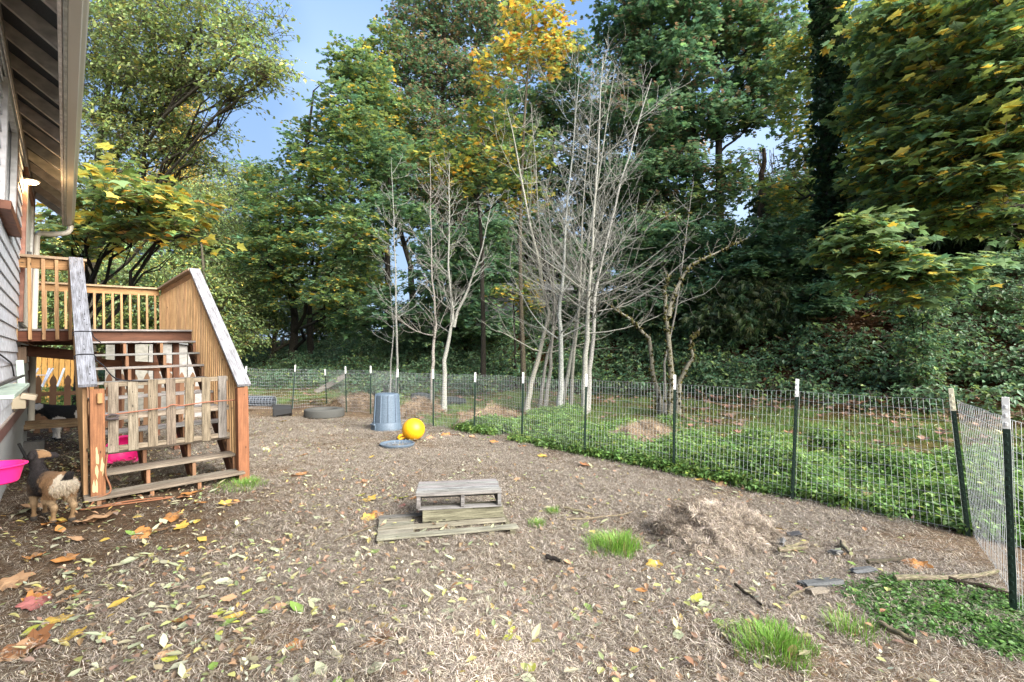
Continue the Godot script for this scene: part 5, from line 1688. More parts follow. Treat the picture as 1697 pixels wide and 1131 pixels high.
func bare_trees() -> void:
	var grey := Color(0.58, 0.575, 0.50)
	var grp := "leafless grey trees behind the wire fence"
	# the clump: foot, knee, shoulder, top, radius
	var clump := [
		["leaning bare trunk, outermost of the grey clump on the bin's side", [g(0.39, -13.2), Vector3(0.6, 1.11, -13.1), Vector3(1, 2.74, -13), Vector3(0.34, 5.77, -12.7), Vector3(-0.13, 8.05, -12.4)], 0.085, 13, 2.6],
		["thin bare trunk crossing behind the outermost leaning one", [g(0.74, -13.3), Vector3(0.91, 1.27, -13.4), Vector3(1.29, 2.78, -13.5), Vector3(0.8, 5.2, -13.6), Vector3(0.54, 8.85, -13.6)], 0.055, 10, 2.4],
		["bare trunk with a snapped peeling top in the middle of the clump", [g(0.88, -13), Vector3(1.03, 1.28, -13), Vector3(1.13, 2.74, -13), Vector3(1.09, 4.38, -13), Vector3(0.93, 6.36, -13)], 0.06, 8, 1.6],
		["thick straight bare trunk in the middle of the clump with scarred bark", [g(1.25, -12.6), Vector3(1.28, 1.44, -12.6), Vector3(1.26, 3.02, -12.6), Vector3(1.42, 4.93, -12.6), Vector3(1.77, 8.91, -12.5)], 0.085, 17, 3.0],
		["slanting bare trunk rising behind the thick straight one", [g(1.35, -13.3), Vector3(1.61, 1.43, -13.4), Vector3(1.97, 3.46, -13.5), Vector3(2.43, 6.58, -13.6), Vector3(2.97, 9.9, -13.6)], 0.065, 14, 2.9],
		["slender bare trunk standing just beside the slanting one", [g(1.56, -13), Vector3(1.65, 1.44, -13), Vector3(1.82, 3.07, -13), Vector3(1.94, 5.59, -13.2), Vector3(2.29, 9.49, -13.2)], 0.055, 12, 2.4],
		["tallest white barked bare trunk of the clump, in front", [g(1.84, -12.4), Vector3(1.88, 1.6, -12.4), Vector3(2.01, 3.31, -12.4), Vector3(2.14, 5.67, -12.4), Vector3(2.39, 9.49, -12.4)], 0.085, 19, 3.3],
		["bare trunk paired with the tallest white barked one, outermost toward the corner", [g(1.94, -12.6), Vector3(2.09, 1.6, -12.7), Vector3(2.24, 3.53, -12.8), Vector3(2.96, 6.32, -12.9), Vector3(3.83, 9.2, -13)], 0.075, 17, 3.4]]
	for c in clump:
		bare_tree(c[0], grp, c[1], c[2], 0.33, c[3], c[4], jit(grey, 0.12))
	bare_tree("very slim bare pale sapling just behind the grey bin", grp, [g(-4.24, -16.8), Vector3(-4.21, 1.39, -16.8), Vector3(-4.13, 2.65, -16.8), Vector3(-4.29, 4.13, -16.8)], 0.035, 0.5, 8, 1.3, Color(0.56, 0.56, 0.50), 0.0, 0.7)
	bare_tree("slim bare pale sapling with a tall thin crown beside the slimmer one", grp, [g(-3.85, -16.2), Vector3(-3.86, 1.8, -16.2), Vector3(-3.91, 3.83, -16.2), Vector3(-4.01, 6.29, -16.2), Vector3(-4.11, 8.36, -16.2)], 0.045, 0.35, 14, 1.7, Color(0.56, 0.56, 0.50), 0.0, 0.8)
	bare_tree("bare trunk with rust red bark at its foot", grp, [g(-2.21, -13.4), Vector3(-2.2, 1.43, -13.4), Vector3(-2.12, 2.44, -13.4), Vector3(-2.25, 4.12, -13.4), Vector3(-2.31, 7.19, -13.4)], 0.06, 0.4, 16, 1.6, Color(0.62, 0.57, 0.50), 0.0, 0.9)
	bare_tree("pale bare trunk bowing beside the rust stained one", grp, [g(-1.86, -13.2), Vector3(-1.85, 1.44, -13.2), Vector3(-1.63, 2.59, -13.2), Vector3(-1.77, 4.09, -13.2), Vector3(-1.73, 6.94, -13.2)], 0.075, 0.4, 18, 1.8, grey, 0.0, 0.9)
	bare_tree("leaning bare branch of the pale bowing trunk, forked low to the side", grp, [Vector3(-1.6, 2.59, -13.2), Vector3(-1.21, 3.41, -13.1), Vector3(-0.79, 4.54, -13), Vector3(-0.55, 5.86, -13)], 0.04, 0.35, 9, 1.2, grey, 0.0, 0.8)
	var m := Color(0.45, 0.42, 0.33)
	bare_tree("crooked mossy trunk bent toward the grey clump", "mossy crooked trunks behind the wire fence", [g(3.68, -11.9), Vector3(3.51, 1.01, -11.9), Vector3(3.34, 2.04, -11.8), Vector3(2.88, 2.48, -11.7), Vector3(2.22, 2.92, -11.7)], 0.075, 0.6, 5, 1.1, m, 0.5, 0.5)
	bare_tree("stout mossy trunk with a broken moss covered top", "mossy crooked trunks behind the wire fence", [g(3.74, -11.4), Vector3(3.75, 1.17, -11.4), Vector3(3.7, 2.31, -11.4), Vector3(3.6, 3.17, -11.4), Vector3(3.77, 3.58, -11.4)], 0.085, 0.75, 3, 0.8, m, 1.0, 0.4)
	bare_tree("mossy limb reaching up from the broken topped trunk toward the big maple", "mossy crooked trunks behind the wire fence", [Vector3(3.71, 2.74, -11.4), Vector3(3.96, 3.32, -11.4), Vector3(4.21, 3.73, -11.3), Vector3(5, 4.13, -11.3), Vector3(5.52, 4.35, -11.2)], 0.05, 0.5, 4, 1.0, m, 0.5, 0.4)
	bare_tree("thin pale stem between the two mossy trunks rising to a slender fork", "mossy crooked trunks behind the wire fence", [g(3.69, -11.7), Vector3(3.68, 1.45, -11.7), Vector3(3.95, 2.62, -11.6), Vector3(4.15, 4.35, -11.5), Vector3(4.38, 5.81, -11.5)], 0.035, 0.45, 6, 1.1, Color(0.45, 0.43, 0.38), 0.15, 0.5)
	bare_tree("short curled mossy trunk bulging out on the corner side", "mossy crooked trunks behind the wire fence", [g(3.95, -11.6), Vector3(4.02, 1.02, -11.6), Vector3(4.3, 1.53, -11.5), Vector3(4.28, 2.03, -11.5), Vector3(4.48, 2.25, -11.5)], 0.075, 0.8, 2, 0.5, m, 0.9, 0.4)


# ------------------------------------------------------------------ wire fence
func fence() -> void:
	var spec := [
		[Vector3(3.13, 0, -3.06), Vector3(3.12, 1.34, -3.06), "heavy dark post nearest the camera with a tall chipped white top"],
		[Vector3(4.04, 0, -4.32), Vector3(3.92, 1.31, -4.32), "leaning corner post with a yellowed white top"],
		[Vector3(3.1, 0, -5.39), Vector3(3.2, 1.34, -5.42), "white topped post in front of the bramble bank, first along from the corner post"],
		[Vector3(2.2, 0, -6.62), Vector3(2.23, 1.34, -6.62), "white topped post in front of the mossy trunks"],
		[Vector3(1.15, 0, -7.72), Vector3(1.19, 1.31, -7.72), "white topped post in front of the tallest bare trunk"],
		[Vector3(0.18, 0, -9.01), Vector3(0.21, 1.29, -9.01), "white topped post at the bin's side of the grey tree clump"],
		[Vector3(-0.79, 0, -10.14), Vector3(-0.77, 1.25, -10.14), "white topped post half way between the grey clump and the bowing trunk"],
		[Vector3(-1.8, 0, -11.09), Vector3(-1.81, 1.28, -11.09), "white topped post in front of the rust stained bare trunk"],
		[Vector3(-2.84, 0, -11.91), Vector3(-2.84, 1.27, -12), "green post half hidden behind the grey bin"],
		[Vector3(-3.91, 0, -13.39), Vector3(-3.92, 1.32, -13.39), "white topped post between the slim saplings and the hay heap"],
		[Vector3(-4.78, 0, -13.98), Vector3(-4.82, 1.29, -13.97), "white topped post standing before the far hay heap"],
		[Vector3(-5.93, 0, -15.49), Vector3(-5.89, 1.18, -15.2), "white topped post at the foot of the slanting plank"],
		[Vector3(-6.71, 0, -14.78), Vector3(-6.63, 1.32, -14.78), "leaning white topped post behind the black pot"],
		[Vector3(-7.91, 0, -14.28), Vector3(-7.92, 1.29, -14.4), "white topped post next to the stair rail"]]
	var pos := []
	for q in spec:
		var a: Vector3 = q[0]
		a.y = gy(a.x, a.z)
		pos.append([a, q[1]])
		var o := thing("fence_post", q[2], "fence post", a, 0.0, "steel posts of the wire fence")
		var d: Vector3 = (q[1] - a)
		var up := d.normalized()
		var tow := (Vector3(0, 0, 0) - Vector3(a.x, 0, a.z)).normalized()
		var x := up.cross(tow).normalized()
		var z := x.cross(up)
		var green := Color(0.012, 0.030, 0.022)
		var L := d.length()
		var tip := 0.20
		for part in 2:
			var y0 := -0.1 if part == 0 else L - tip
			var y1 := L - tip if part == 0 else L
			var mb := MB.new()
			var b := Basis(x, up, z)
			var col := green if part == 0 else (Color(0.66, 0.66, 0.64) if pos.size() != 2 else Color(0.66, 0.62, 0.46))
			mb.box(Transform3D(b, up * (y0 + y1) / 2 + z * 0.012), Vector3(0.036, y1 - y0, 0.007), col, 0.002)
			mb.box(Transform3D(b, up * (y0 + y1) / 2 - z * 0.009), Vector3(0.007, y1 - y0, 0.034), col, 0.002)
			var yy := y0 + 0.03
			while yy < y1 - 0.01:
				if yy > 0.05:
					mb.box(Transform3D(b, up * yy + z * 0.019), Vector3(0.011, 0.022, 0.010), col, 0.002)
				yy += 0.054
			put("shaft" if part == 0 else "white_tip", mb.mesh(), M.post_paint, o)
	# the mesh, one panel between each two posts
	var runs := [["welded wire mesh running along the brambles from the corner post to the hay heap", [1, 2, 3, 4, 5, 6, 7, 8, 9, 10, 11]], ["welded wire mesh along the back of the yard behind tyre and pot", [11, 12, 13]], ["welded wire mesh turning from the corner post back past the nearest post", [1, 0, -1]]]
	for r in runs:
		var o := thing("wire_fence", r[0], "wire fence", pos[maxi(r[1][0], 0)][0], 0.0, "")
		for i in r[1].size() - 1:
			var a: Vector3 = pos[r[1][i]][0]
			var at: Vector3 = pos[r[1][i]][1]
			var j: int = r[1][i + 1]
			var b: Vector3 = pos[j][0] if j >= 0 else a + Vector3(-0.55, 0, 1.25)
			var bt: Vector3 = pos[j][1] if j >= 0 else at + Vector3(-0.55, 0, 1.25)
			wire_panel(o, a - o.position, at - o.position, b - o.position, bt - o.position, 0.022 if r[1][0] != 1 or r[1].size() > 3 else 0.03, o.position)


func wire_panel(o: Node3D, a: Vector3, at: Vector3, b: Vector3, bt: Vector3, gap: float, org: Vector3) -> void:
	var n := int((b - a).length() / 0.0508)
	var away := (b - a).cross(Vector3.UP).normalized()
	away = away if away.dot(Vector3(0.75, 0, -0.65)) > 0 else -away
	var bow := rf(0.01, 0.04)
	var H := 1.20
	var zinc := Color(0.58, 0.61, 0.64)
	var at_ := func(f: float, h: float) -> Vector3:
		var base := a.lerp(b, f)
		base.y = gy(base.x + org.x, base.z + org.z) - org.y + 0.01
		var lean: Vector3 = ((at - a).normalized()).lerp((bt - b).normalized(), f)
		var k := sin(f * PI)
		return base + lean * (h - 0.012 * k * ss(0.6, 1.2, h)) + away * (gap + bow * k * (0.4 + 0.6 * sin(h * 2.2)) + 0.006 * nz.get_noise_2d(f * 300 + a.x * 50, h * 200))
	var hz := MB.new()
	for k in 13:
		var h := 0.03 + (H - 0.03) * k / 12.0
		var pts := []
		var rad := []
		for i in n + 1:
			pts.append(at_.call(float(i) / n, h))
			rad.append(0.0017)
		hz.tube(pts, rad, 3, zinc, false)
	put("line_wire", hz.mesh(), M.galvanised, o).set_meta("kind", "stuff")
	var vt := MB.new()
	for i in n:
		var f := (i + 0.5) / n
		var pts := []
		for k in 7:
			pts.append(at_.call(f, 0.005 + (H - 0.005) * k / 6.0))
		vt.tube(pts, [0.0015, 0.0015, 0.0015, 0.0015, 0.0015, 0.0015, 0.0015], 3, zinc, false)
	put("stay_wire", vt.mesh(), M.galvanised, o).set_meta("kind", "stuff")


# ------------------------------------------------------------------ things in the yard
func heap_pt(a: float, f: float, r: Vector3, sx: float) -> Vector3:
	var n := Vector2(cos(a), sin(a))
	var wob := 1.0 + 0.55 * nz.get_noise_3d(n.x * 45 + sx, n.y * 45, 3.0)
	var h := (1.0 - pow(f, 2.4)) * (1.0 + 0.7 * nz.get_noise_3d(n.x * 70 * f + sx, n.y * 70 * f, 50.0)) + 0.12 * nz.get_noise_3d(n.x * 220 * f + sx, n.y * 220 * f, 9.0)
	return Vector3(n.x * f * r.x * wob, r.y * h - 0.05 * f * f, n.y * f * r.z * wob)


func dome(r: Vector3, sx: float, col: Color) -> ArrayMesh:
	var mb := MB.new()
	var rings := 16
	var sides := 48
	for i in rings + 1:
		for k in sides + 1:
			var f := float(i) / rings
			var a := TAU * (k % sides) / sides
			mb.add(heap_pt(a, f, r, sx), Vector3(cos(a) * f, 0.7, sin(a) * f).normalized(), col)
	var w := sides + 1
	for i in rings:
		for k in sides:
			mb.quad(i * w + k, (i + 1) * w + k, (i + 1) * w + k + 1, i * w + k + 1)
	return mb.mesh(false)


func hay(label: String, at: Vector3, r: Vector3, turn: float, count: int, col := Color(1.0, 0.92, 0.8)) -> void:
	var o := thing("hay_heap", label, "hay heap", at, turn)
	var sx := at.x * 31.0
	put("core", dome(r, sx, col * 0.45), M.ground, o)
	var xf := []
	var tint := []
	for i in count:
		var a := rf(0, TAU)
		var f := sqrt(rng.randf())
		var p := heap_pt(a, f, r, sx)
		var e1 := heap_pt(a + 0.05, f, r, sx) - p
		var e2 := heap_pt(a, minf(f + 0.05, 1.05), r, sx) - p
		var up := e1.cross(e2).normalized()
		up = (up if up.y > 0 else -up).lerp(Vector3.UP, 0.25).normalized()
		var x := up.cross(Vector3(sin(i * 2.4), 0.1, cos(i * 2.4))).normalized()
		xf.append(Transform3D(Basis(x, up, x.cross(up)) * rf(0.8, 1.2), p - up * 0.012))
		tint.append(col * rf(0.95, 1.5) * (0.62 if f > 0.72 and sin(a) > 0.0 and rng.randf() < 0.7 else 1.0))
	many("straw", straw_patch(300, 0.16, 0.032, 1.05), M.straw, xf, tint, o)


func yard_things() -> void:
	var X := Vector3.RIGHT
	# upturned bin
	var grey := Color(0.095, 0.13, 0.17)
	var b := thing("rubbish_bin", "slate grey plastic bin standing upside down on the straw", "bin", g(-2.72, -10.5), -0.25)
	var mb := MB.new()
	mb.lathe([Vector2(0.30, 0.13), Vector2(0.285, 0.14), Vector2(0.255, 0.74), Vector2(0.245, 0.775), Vector2(0.20, 0.785), Vector2(0.19, 0.765), Vector2(0.0, 0.765)], 40, grey, func(a, y): return 1.0 + 0.004 * sin(a * 8.0))
	put("body", mb.mesh(), M.plastic, b)
	mb = MB.new()
	mb.lathe([Vector2(0.325, 0.0), Vector2(0.335, 0.005), Vector2(0.325, 0.06), Vector2(0.305, 0.17), Vector2(0.292, 0.175), Vector2(0.285, 0.15)], 40, grey)
	put("rim", mb.mesh(), M.plastic, b)
	for k in 5:
		var a := 2.15 - k * 0.62
		var out := Vector3(cos(a), 0, sin(a))
		board("rib", b, M.plastic, out * 0.292 + Vector3(0, 0.16, 0), out * 0.258 + Vector3(0, 0.765, 0), Vector3.UP.cross(out), 0.03, 0.02, grey * 1.15, 0.006)
	var ha := Vector3(cos(2.0), 0, sin(2.0))
	board("handle", b, M.plastic, ha * 0.35 + Vector3.UP.cross(ha) * -0.07 + Vector3(0, 0.145, 0), ha * 0.35 + Vector3.UP.cross(ha) * 0.07 + Vector3(0, 0.145, 0), Vector3.UP, 0.035, 0.05, grey * 1.1, 0.01)
	board("handle_recess", b, M.plastic, ha * 0.322 + Vector3(0, 0.02, 0), ha * 0.322 + Vector3(0, 0.13, 0), Vector3.UP.cross(ha), 0.13, 0.04, grey * 0.8, 0.01)
	# its lid
	var lid := thing("bin_lid", "slate grey round bin lid lying upturned on the straw with leaves in it", "lid", g(-2.0, -8.45, 0.012), 0.4)
	mb = MB.new()
	mb.lathe([Vector2(0.0, 0.0), Vector2(0.25, 0.0), Vector2(0.285, 0.01), Vector2(0.30, 0.05), Vector2(0.288, 0.062), Vector2(0.275, 0.05), Vector2(0.255, 0.022), Vector2(0.10, 0.018), Vector2(0.0, 0.02)], 40, grey)
	put("disc", mb.mesh(), M.plastic, lid)
	mb = MB.new()
	mb.lathe([Vector2(0.16, 0.018), Vector2(0.165, 0.03), Vector2(0.175, 0.03), Vector2(0.18, 0.018)], 32, grey)
	put("ring", mb.mesh(), M.plastic, lid)
	# ball
	var orange := Color(0.82, 0.40, 0.012)
	var ball_ := thing("ball", "shiny orange yellow rubber ball with a moulded handle beside the upturned bin", "ball", g(-1.86, -9.15), 0.0)
	mb = MB.new()
	var prof := []
	for i in 21:
		var t := -PI / 2 + PI * i / 20
		prof.append(Vector2(0.213 * cos(t), 0.206 + 0.206 * sin(t)))
	mb.lathe(prof, 40, orange)
	put("sphere", mb.mesh(), M.ball_rubber, ball_)
	mb = MB.new()
	mb.tube([Vector3(-0.18, 0.12, 0.06), Vector3(-0.235, 0.10, 0.085), Vector3(-0.265, 0.065, 0.09), Vector3(-0.25, 0.035, 0.08), Vector3(-0.20, 0.045, 0.05), Vector3(-0.15, 0.07, 0.03)], [0.03, 0.026, 0.024, 0.024, 0.026, 0.03], 10, orange)
	put("handle", mb.mesh(), M.ball_rubber, ball_)
	# tyre
	var ty := thing("tyre", "dark grey ribbed tyre lying flat on the soil near the back fence", "tyre", g(-4.86, -12.55, -0.015), 0.0)
	mb = MB.new()
	mb.lathe([Vector2(0.30, 0.03), Vector2(0.42, 0.0), Vector2(0.475, 0.02), Vector2(0.49, 0.05), Vector2(0.49, 0.19), Vector2(0.475, 0.22), Vector2(0.42, 0.235), Vector2(0.33, 0.225), Vector2(0.30, 0.20), Vector2(0.285, 0.10)], 120, Color(0.085, 0.085, 0.075), func(a, y): return 1.0 + (0.012 if y > 0.03 and y < 0.2 and sin(a * 60.0 + y * 30.0) > 0.0 else 0.0))
	put("casing", mb.mesh(), M.rubber, ty)
	mb = MB.new()
	mb.lathe([Vector2(0.31, 0.12), Vector2(0.25, 0.15), Vector2(0.0, 0.17)], 24, Color(0.7, 0.6, 0.5))
	put("soil_fill", mb.mesh(), M.ground, ty)
	# tipped pot
	var pot := thing("plant_pot", "black plastic nursery pot tipped on its side beside the tyre", "plant pot", g(-5.95, -12.55, 0.155), 0.55)
	pot.basis = Basis(Vector3.UP, 0.5) * Basis(Vector3.BACK, 1.62) * Basis(Vector3.UP, 0.39)
	mb = MB.new()
	mb.lathe([Vector2(0.0, -0.22), Vector2(0.13, -0.22), Vector2(0.145, -0.2), Vector2(0.20, 0.17), Vector2(0.215, 0.17), Vector2(0.22, 0.22), Vector2(0.205, 0.22), Vector2(0.19, 0.17), Vector2(0.13, -0.19), Vector2(0.0, -0.19)], 8, Color(0.016, 0.016, 0.018))
	put("body", mb.mesh(false), M.gloss_plastic, pot)
	# roll of mesh
	var ro := thing("wire_roll", "roll of dark coated wire mesh lying behind the fence near the stair rail", "wire roll", g(-8.95, -15.4, 0.16), 0.0)
	ro.rotation.y = -0.06
	mb = MB.new()
	mb.tube([Vector3(0, 0, 0), Vector3(1.42, 0, 0)], [0.135, 0.135], 24, Color(0.035, 0.04, 0.05))
	put("core", mb.mesh(), M.rubber, ro)
	mb = MB.new()
	for k in 15:
		var pts := []
		var rad := []
		for i in 25:
			var a := TAU * i / 24
			pts.append(Vector3(0.02 + k * 0.1, cos(a) * 0.155, sin(a) * 0.155))
			rad.append(0.005)
		mb.tube(pts, rad, 4, Color(0.35, 0.39, 0.45), false)
	for k in 14:
		var a := TAU * k / 14
		mb.tube([Vector3(0.0, cos(a) * 0.16, sin(a) * 0.16), Vector3(1.44, cos(a) * 0.16, sin(a) * 0.16)], [0.004, 0.004], 4, Color(0.35, 0.39, 0.45), false)
	put("mesh_wires", mb.mesh(), M.galvanised, ro).set_meta("kind", "stuff")

	# pallets in the middle of the yard
	var e := Vector3(0.972, 0, -0.235)
	var n := Vector3(-0.235, 0, -0.972)
	var green_grey := Color(0.46, 0.435, 0.345)
	var p0 := g(-1.13, -4.06)
	var lp := thing("low_pallet", "low greenish grey pallet lying flat on the straw under the beam", "pallet", p0)
	var at := func(u, v, y): return e * u + n * v + Vector3(0, y, 0)
	for q in [[0.06, 0.0, 1.23], [0.26, 0.0, 1.16]]:
		board("board", lp, M.old_wood, at.call(0.0, q[0], 0.068), at.call(q[2], q[0], 0.068), n, 0.10, 0.018, green_grey)
	for q in [[0.163, 0.31], [0.362, 0.32], [0.464, 0.31]]:
		board("board", lp, M.old_wood, at.call(0.005, q[0], 0.067), at.call(q[1], q[0], 0.067), n, 0.096, 0.018, green_grey * 0.95)
	board("board", lp, M.old_wood, at.call(0.0, 0.57, 0.072), at.call(0.44, 0.565, 0.072), n, 0.085, 0.02, Color(0.33, 0.32, 0.29))
	for u in [0.035, 0.30, 0.66, 0.98, 1.17]:
		board("stringer", lp, M.old_wood, at.call(u, 0.0, 0.022), at.call(u, 0.62, 0.022), Vector3.UP, 0.07, 0.05, Color(0.37, 0.34, 0.22))
	var bm := put("beam", beam_mesh(Vector3(-0.84, 0.118, -4.56), Vector3(-0.095, 0.128, -4.70), 0.115, 0.15), M.old_wood)
	tag(bm, "squared greenish timber beam laid between the two pallets", "beam")
	var e2 := Vector3(0.99, 0.006, -0.142).normalized()
	var n2 := Vector3(-0.142, 0, -0.99)
	var up := thing("small_pallet", "small silver grey pallet raised on the beam like a step", "pallet", Vector3(-0.885, 0.178, -4.47))
	var silver := Color(0.47, 0.465, 0.455)
	var at2 := func(u, v, y): return e2 * u + n2 * v + Vector3(0, y, 0)
	for k in 6:
		board("board", up, M.old_wood, at2.call(rf(-0.005, 0.005), 0.036 + k * 0.083, 0.132 + rf(-0.001, 0.001)), at2.call(0.80 + rf(-0.006, 0.006), 0.036 + k * 0.083, 0.132), n2, 0.077, 0.015, silver)
	for u in [0.025, 0.43, 0.775]:
		board("stringer", up, M.old_wood, at2.call(u, 0.0, 0.068), at2.call(u, 0.49, 0.068), Vector3.UP, 0.108, 0.036, silver * 0.85)
	for v in [0.05, 0.44]:
		board("board", up, M.old_wood, at2.call(0.02, v, 0.005), at2.call(0.80, v, 0.005), n2, 0.085, 0.015, silver)

	# pink tubs
	var pink := Color(0.80, 0.02, 0.20)
	var tubs := [[hw(4.40, 0.165, 0.81), 0.0, 0.145, "bright pink plastic tub hung on the house wall with a hose fitting in it"], [g(-5.86, -7.35, 0.10), 1.15, 0.22, "pink plastic tub tipped over under the stairs"]]
	for t in tubs:
		var o := thing("tub", t[3], "tub", t[0])
		o.basis = Basis(Vector3.UP, 0.6) * Basis(Vector3.RIGHT, t[1])
		var r: float = t[2]
		mb = MB.new()
		mb.lathe([Vector2(0, 0.0), Vector2(r * 0.78, 0.0), Vector2(r * 0.82, 0.01), Vector2(r * 0.97, r * 0.72), Vector2(r * 1.08, r * 0.72), Vector2(r * 1.09, r * 0.77), Vector2(r * 0.97, r * 0.78), Vector2(r * 0.94, r * 0.74), Vector2(r * 0.78, 0.03), Vector2(0, 0.03)], 36, pink)
		put("bowl", mb.mesh(), M.gloss_plastic, o)
		if t[1] > 0.0:
			mb = MB.new()
			for k in 10:
				var a := TAU * k / 10
				mb.flat(Vector3(0.06, -0.003, 0.0), Vector3(0.06 + 0.045 * cos(a), -0.003, 0.05 * sin(a)), Vector3(0.06 + 0.045 * cos(a + 0.63), -0.003, 0.05 * sin(a + 0.63)), Color(0.8, 0.75, 0.75))
			put("white_mark", mb.mesh(false), M.plain, o)
	var hn := thing("hose_nozzle", "black and tan hose fitting with a wire bail standing in the hung pink tub", "hose nozzle", hw(4.35, 0.12, 0.86))
	hn.scale = Vector3.ONE * 0.6
	mb = MB.new()
	mb.tube([Vector3(-0.05, 0, 0), Vector3(-0.02, 0.14, 0), Vector3(0.03, 0.24, 0.02)], [0.05, 0.05, 0.03], 12, Color(0.04, 0.035, 0.035))
	put("body", mb.mesh(), M.gloss_plastic, hn)
	mb = MB.new()
	mb.tube([Vector3(0.0, 0.16, 0.0), Vector3(0.06, 0.12, 0.01), Vector3(0.13, 0.10, 0.02)], [0.035, 0.04, 0.035], 10, Color(0.36, 0.18, 0.09))
	put("grip", mb.mesh(), M.gloss_plastic, hn)
	mb = MB.new()
	mb.tube([Vector3(-0.1, 0.22, 0), Vector3(0.0, 0.30, 0), Vector3(0.13, 0.27, 0), Vector3(0.16, 0.14, 0)], [0.006, 0.006, 0.006, 0.006], 6, Color(0.6, 0.58, 0.5))
	put("bail", mb.mesh(), M.galvanised, hn)
	cord("black hose curling down from the wall to the ground by the goat", "hose", [g(-6.1, -6.0, 0.45), g(-5.95, -6.0, 0.2), g(-5.7, -5.95, 0.04), g(-5.4, -5.9, 0.02), g(-5.2, -5.85, 0.02)], 0.016, Color(0.02, 0.02, 0.022), 2)

	# wall fittings
	var sf := thing("wall_shelf", "pale green metal shelf on a bracket fixed to the siding by the window", "shelf", hw(5.2, 0.02, 1.34))
	board("plate", sf, M.paint, WALL_A * -0.8 + WALL_B * 0.12, WALL_A * 0.95 + WALL_B * 0.12, WALL_B, 0.22, 0.03, Color(0.44, 0.53, 0.46))
	board("bracket", sf, M.paint, WALL_A * 1.0 + WALL_B * 0.18 + Vector3(0, -0.05, 0), WALL_A * 1.0 + WALL_B * 0.16 + Vector3(0, 0.22, 0), WALL_B, 0.05, 0.05, Color(0.52, 0.60, 0.54))
	board("arm", sf, M.paint, WALL_A * -0.6 + WALL_B * 0.06 + Vector3(0, 0.02, 0), WALL_A * 0.7 + WALL_B * 0.2 + Vector3(0, 0.09, 0), Vector3.UP, 0.02, 0.02, Color(0.06, 0.06, 0.06))
	var ob := thing("outlet_box", "beige outdoor socket box with its lid open on the siding", "socket", hw(8.5, 0.07, 1.03))
	block("box", ob, M.gloss_plastic, Vector3.ZERO, Vector3(0.13, 0.16, 0.2), Color(0.45, 0.38, 0.26), 0.01, 0.82)
	board("lid", ob, M.gloss_plastic, WALL_B * 0.02 + Vector3(0, 0.08, 0), WALL_B * 0.16 + Vector3(0, 0.045, 0), WALL_A, 0.24, 0.07, Color(0.56, 0.48, 0.34), 0.01)
	board("flap", ob, M.gloss_plastic, Vector3(0, 0.08, 0), WALL_B * -0.04 + Vector3(0, 0.24, 0), WALL_A, 0.08, 0.03, Color(0.56, 0.48, 0.34), 0.01)
	cord("thin grey cable running along the siding below the pale green shelf", "wall_cable", [hw(6.4, 0.035, 1.62), hw(7.2, 0.04, 1.56), hw(7.9, 0.035, 1.50), hw(8.3, 0.035, 1.36)], 0.008, Color(0.05, 0.05, 0.05), 2)

	# goat bench under the deck
	var bench := thing("bench", "narrow wooden goat bench with open rails under the deck", "bench", g(-7.62, -8.0))
	bench.rotation.y = 0.62
	for z in [-0.17, 0.17]:
		board("rail", bench, M.old_wood, Vector3(-0.52, 0.47 + (0.03 if z < 0 else 0.0), z), Vector3(0.52, 0.47 + (0.03 if z < 0 else 0.0), z), Vector3(0, 1, 0), 0.075, 0.045, Color(0.46, 0.31, 0.18))
		for x in [-0.50, 0.50]:
			board("leg", bench, M.old_wood, Vector3(x, -0.05, z + 0.045), Vector3(x, 0.46, z + 0.045), X, 0.08, 0.04, Color(0.55, 0.38, 0.24))
	for x in [-0.3, 0.3]:
		board("cross_piece", bench, M.old_wood, Vector3(x, 0.43, -0.16), Vector3(x, 0.43, 0.16), X, 0.16, 0.04, Color(0.25, 0.16, 0.10))
	var cb := put("wood_block", beam_mesh(Vector3(-7.95, 0.12, -7.72), Vector3(-7.62, 0.12, -7.86), 0.2, 0.2, Color(0.16, 0.15, 0.14)), M.stone)
	tag(cb, "grey block on the ground at the bench leg by the wall", "block")
	cb = put("wood_block", beam_mesh(Vector3(-7.35, 0.12, -8.25), Vector3(-7.1, 0.12, -8.4), 0.22, 0.2, Color(0.16, 0.15, 0.14)), M.stone)
	tag(cb, "grey block on the ground at the bench leg by the stairs", "block")

	# hay
	hay("shaggy heap of grey brown hay in front of the wire fence", g(1.80, -4.42, -0.02), Vector3(0.64, 0.20, 0.50), 0.3, 380, Color(0.86, 0.84, 0.82))
	hay("long flat slab of old hay outside the fence between mossy trunks and corner", g(2.35, -8.95, -0.02), Vector3(1.3, 0.30, 0.42), 0.86, 260, Color(0.72, 0.64, 0.54))
	hay("hay bank outside the fence below the grey tree clump", g(-0.6, -11.75, -0.02), Vector3(1.2, 0.30, 0.5), 0.86, 120, Color(0.8, 0.68, 0.54))
	hay("hay heap outside the fence below the rust stained trunk", g(-2.5, -13.0, -0.02), Vector3(1.0, 0.34, 0.5), 0.86, 110, Color(0.8, 0.68, 0.54))
	hay("hay heap by the slanting plank at the far fence corner", g(-4.8, -15.0, -0.02), Vector3(0.95, 0.36, 0.7), 0.5, 120, Color(0.85, 0.74, 0.6))

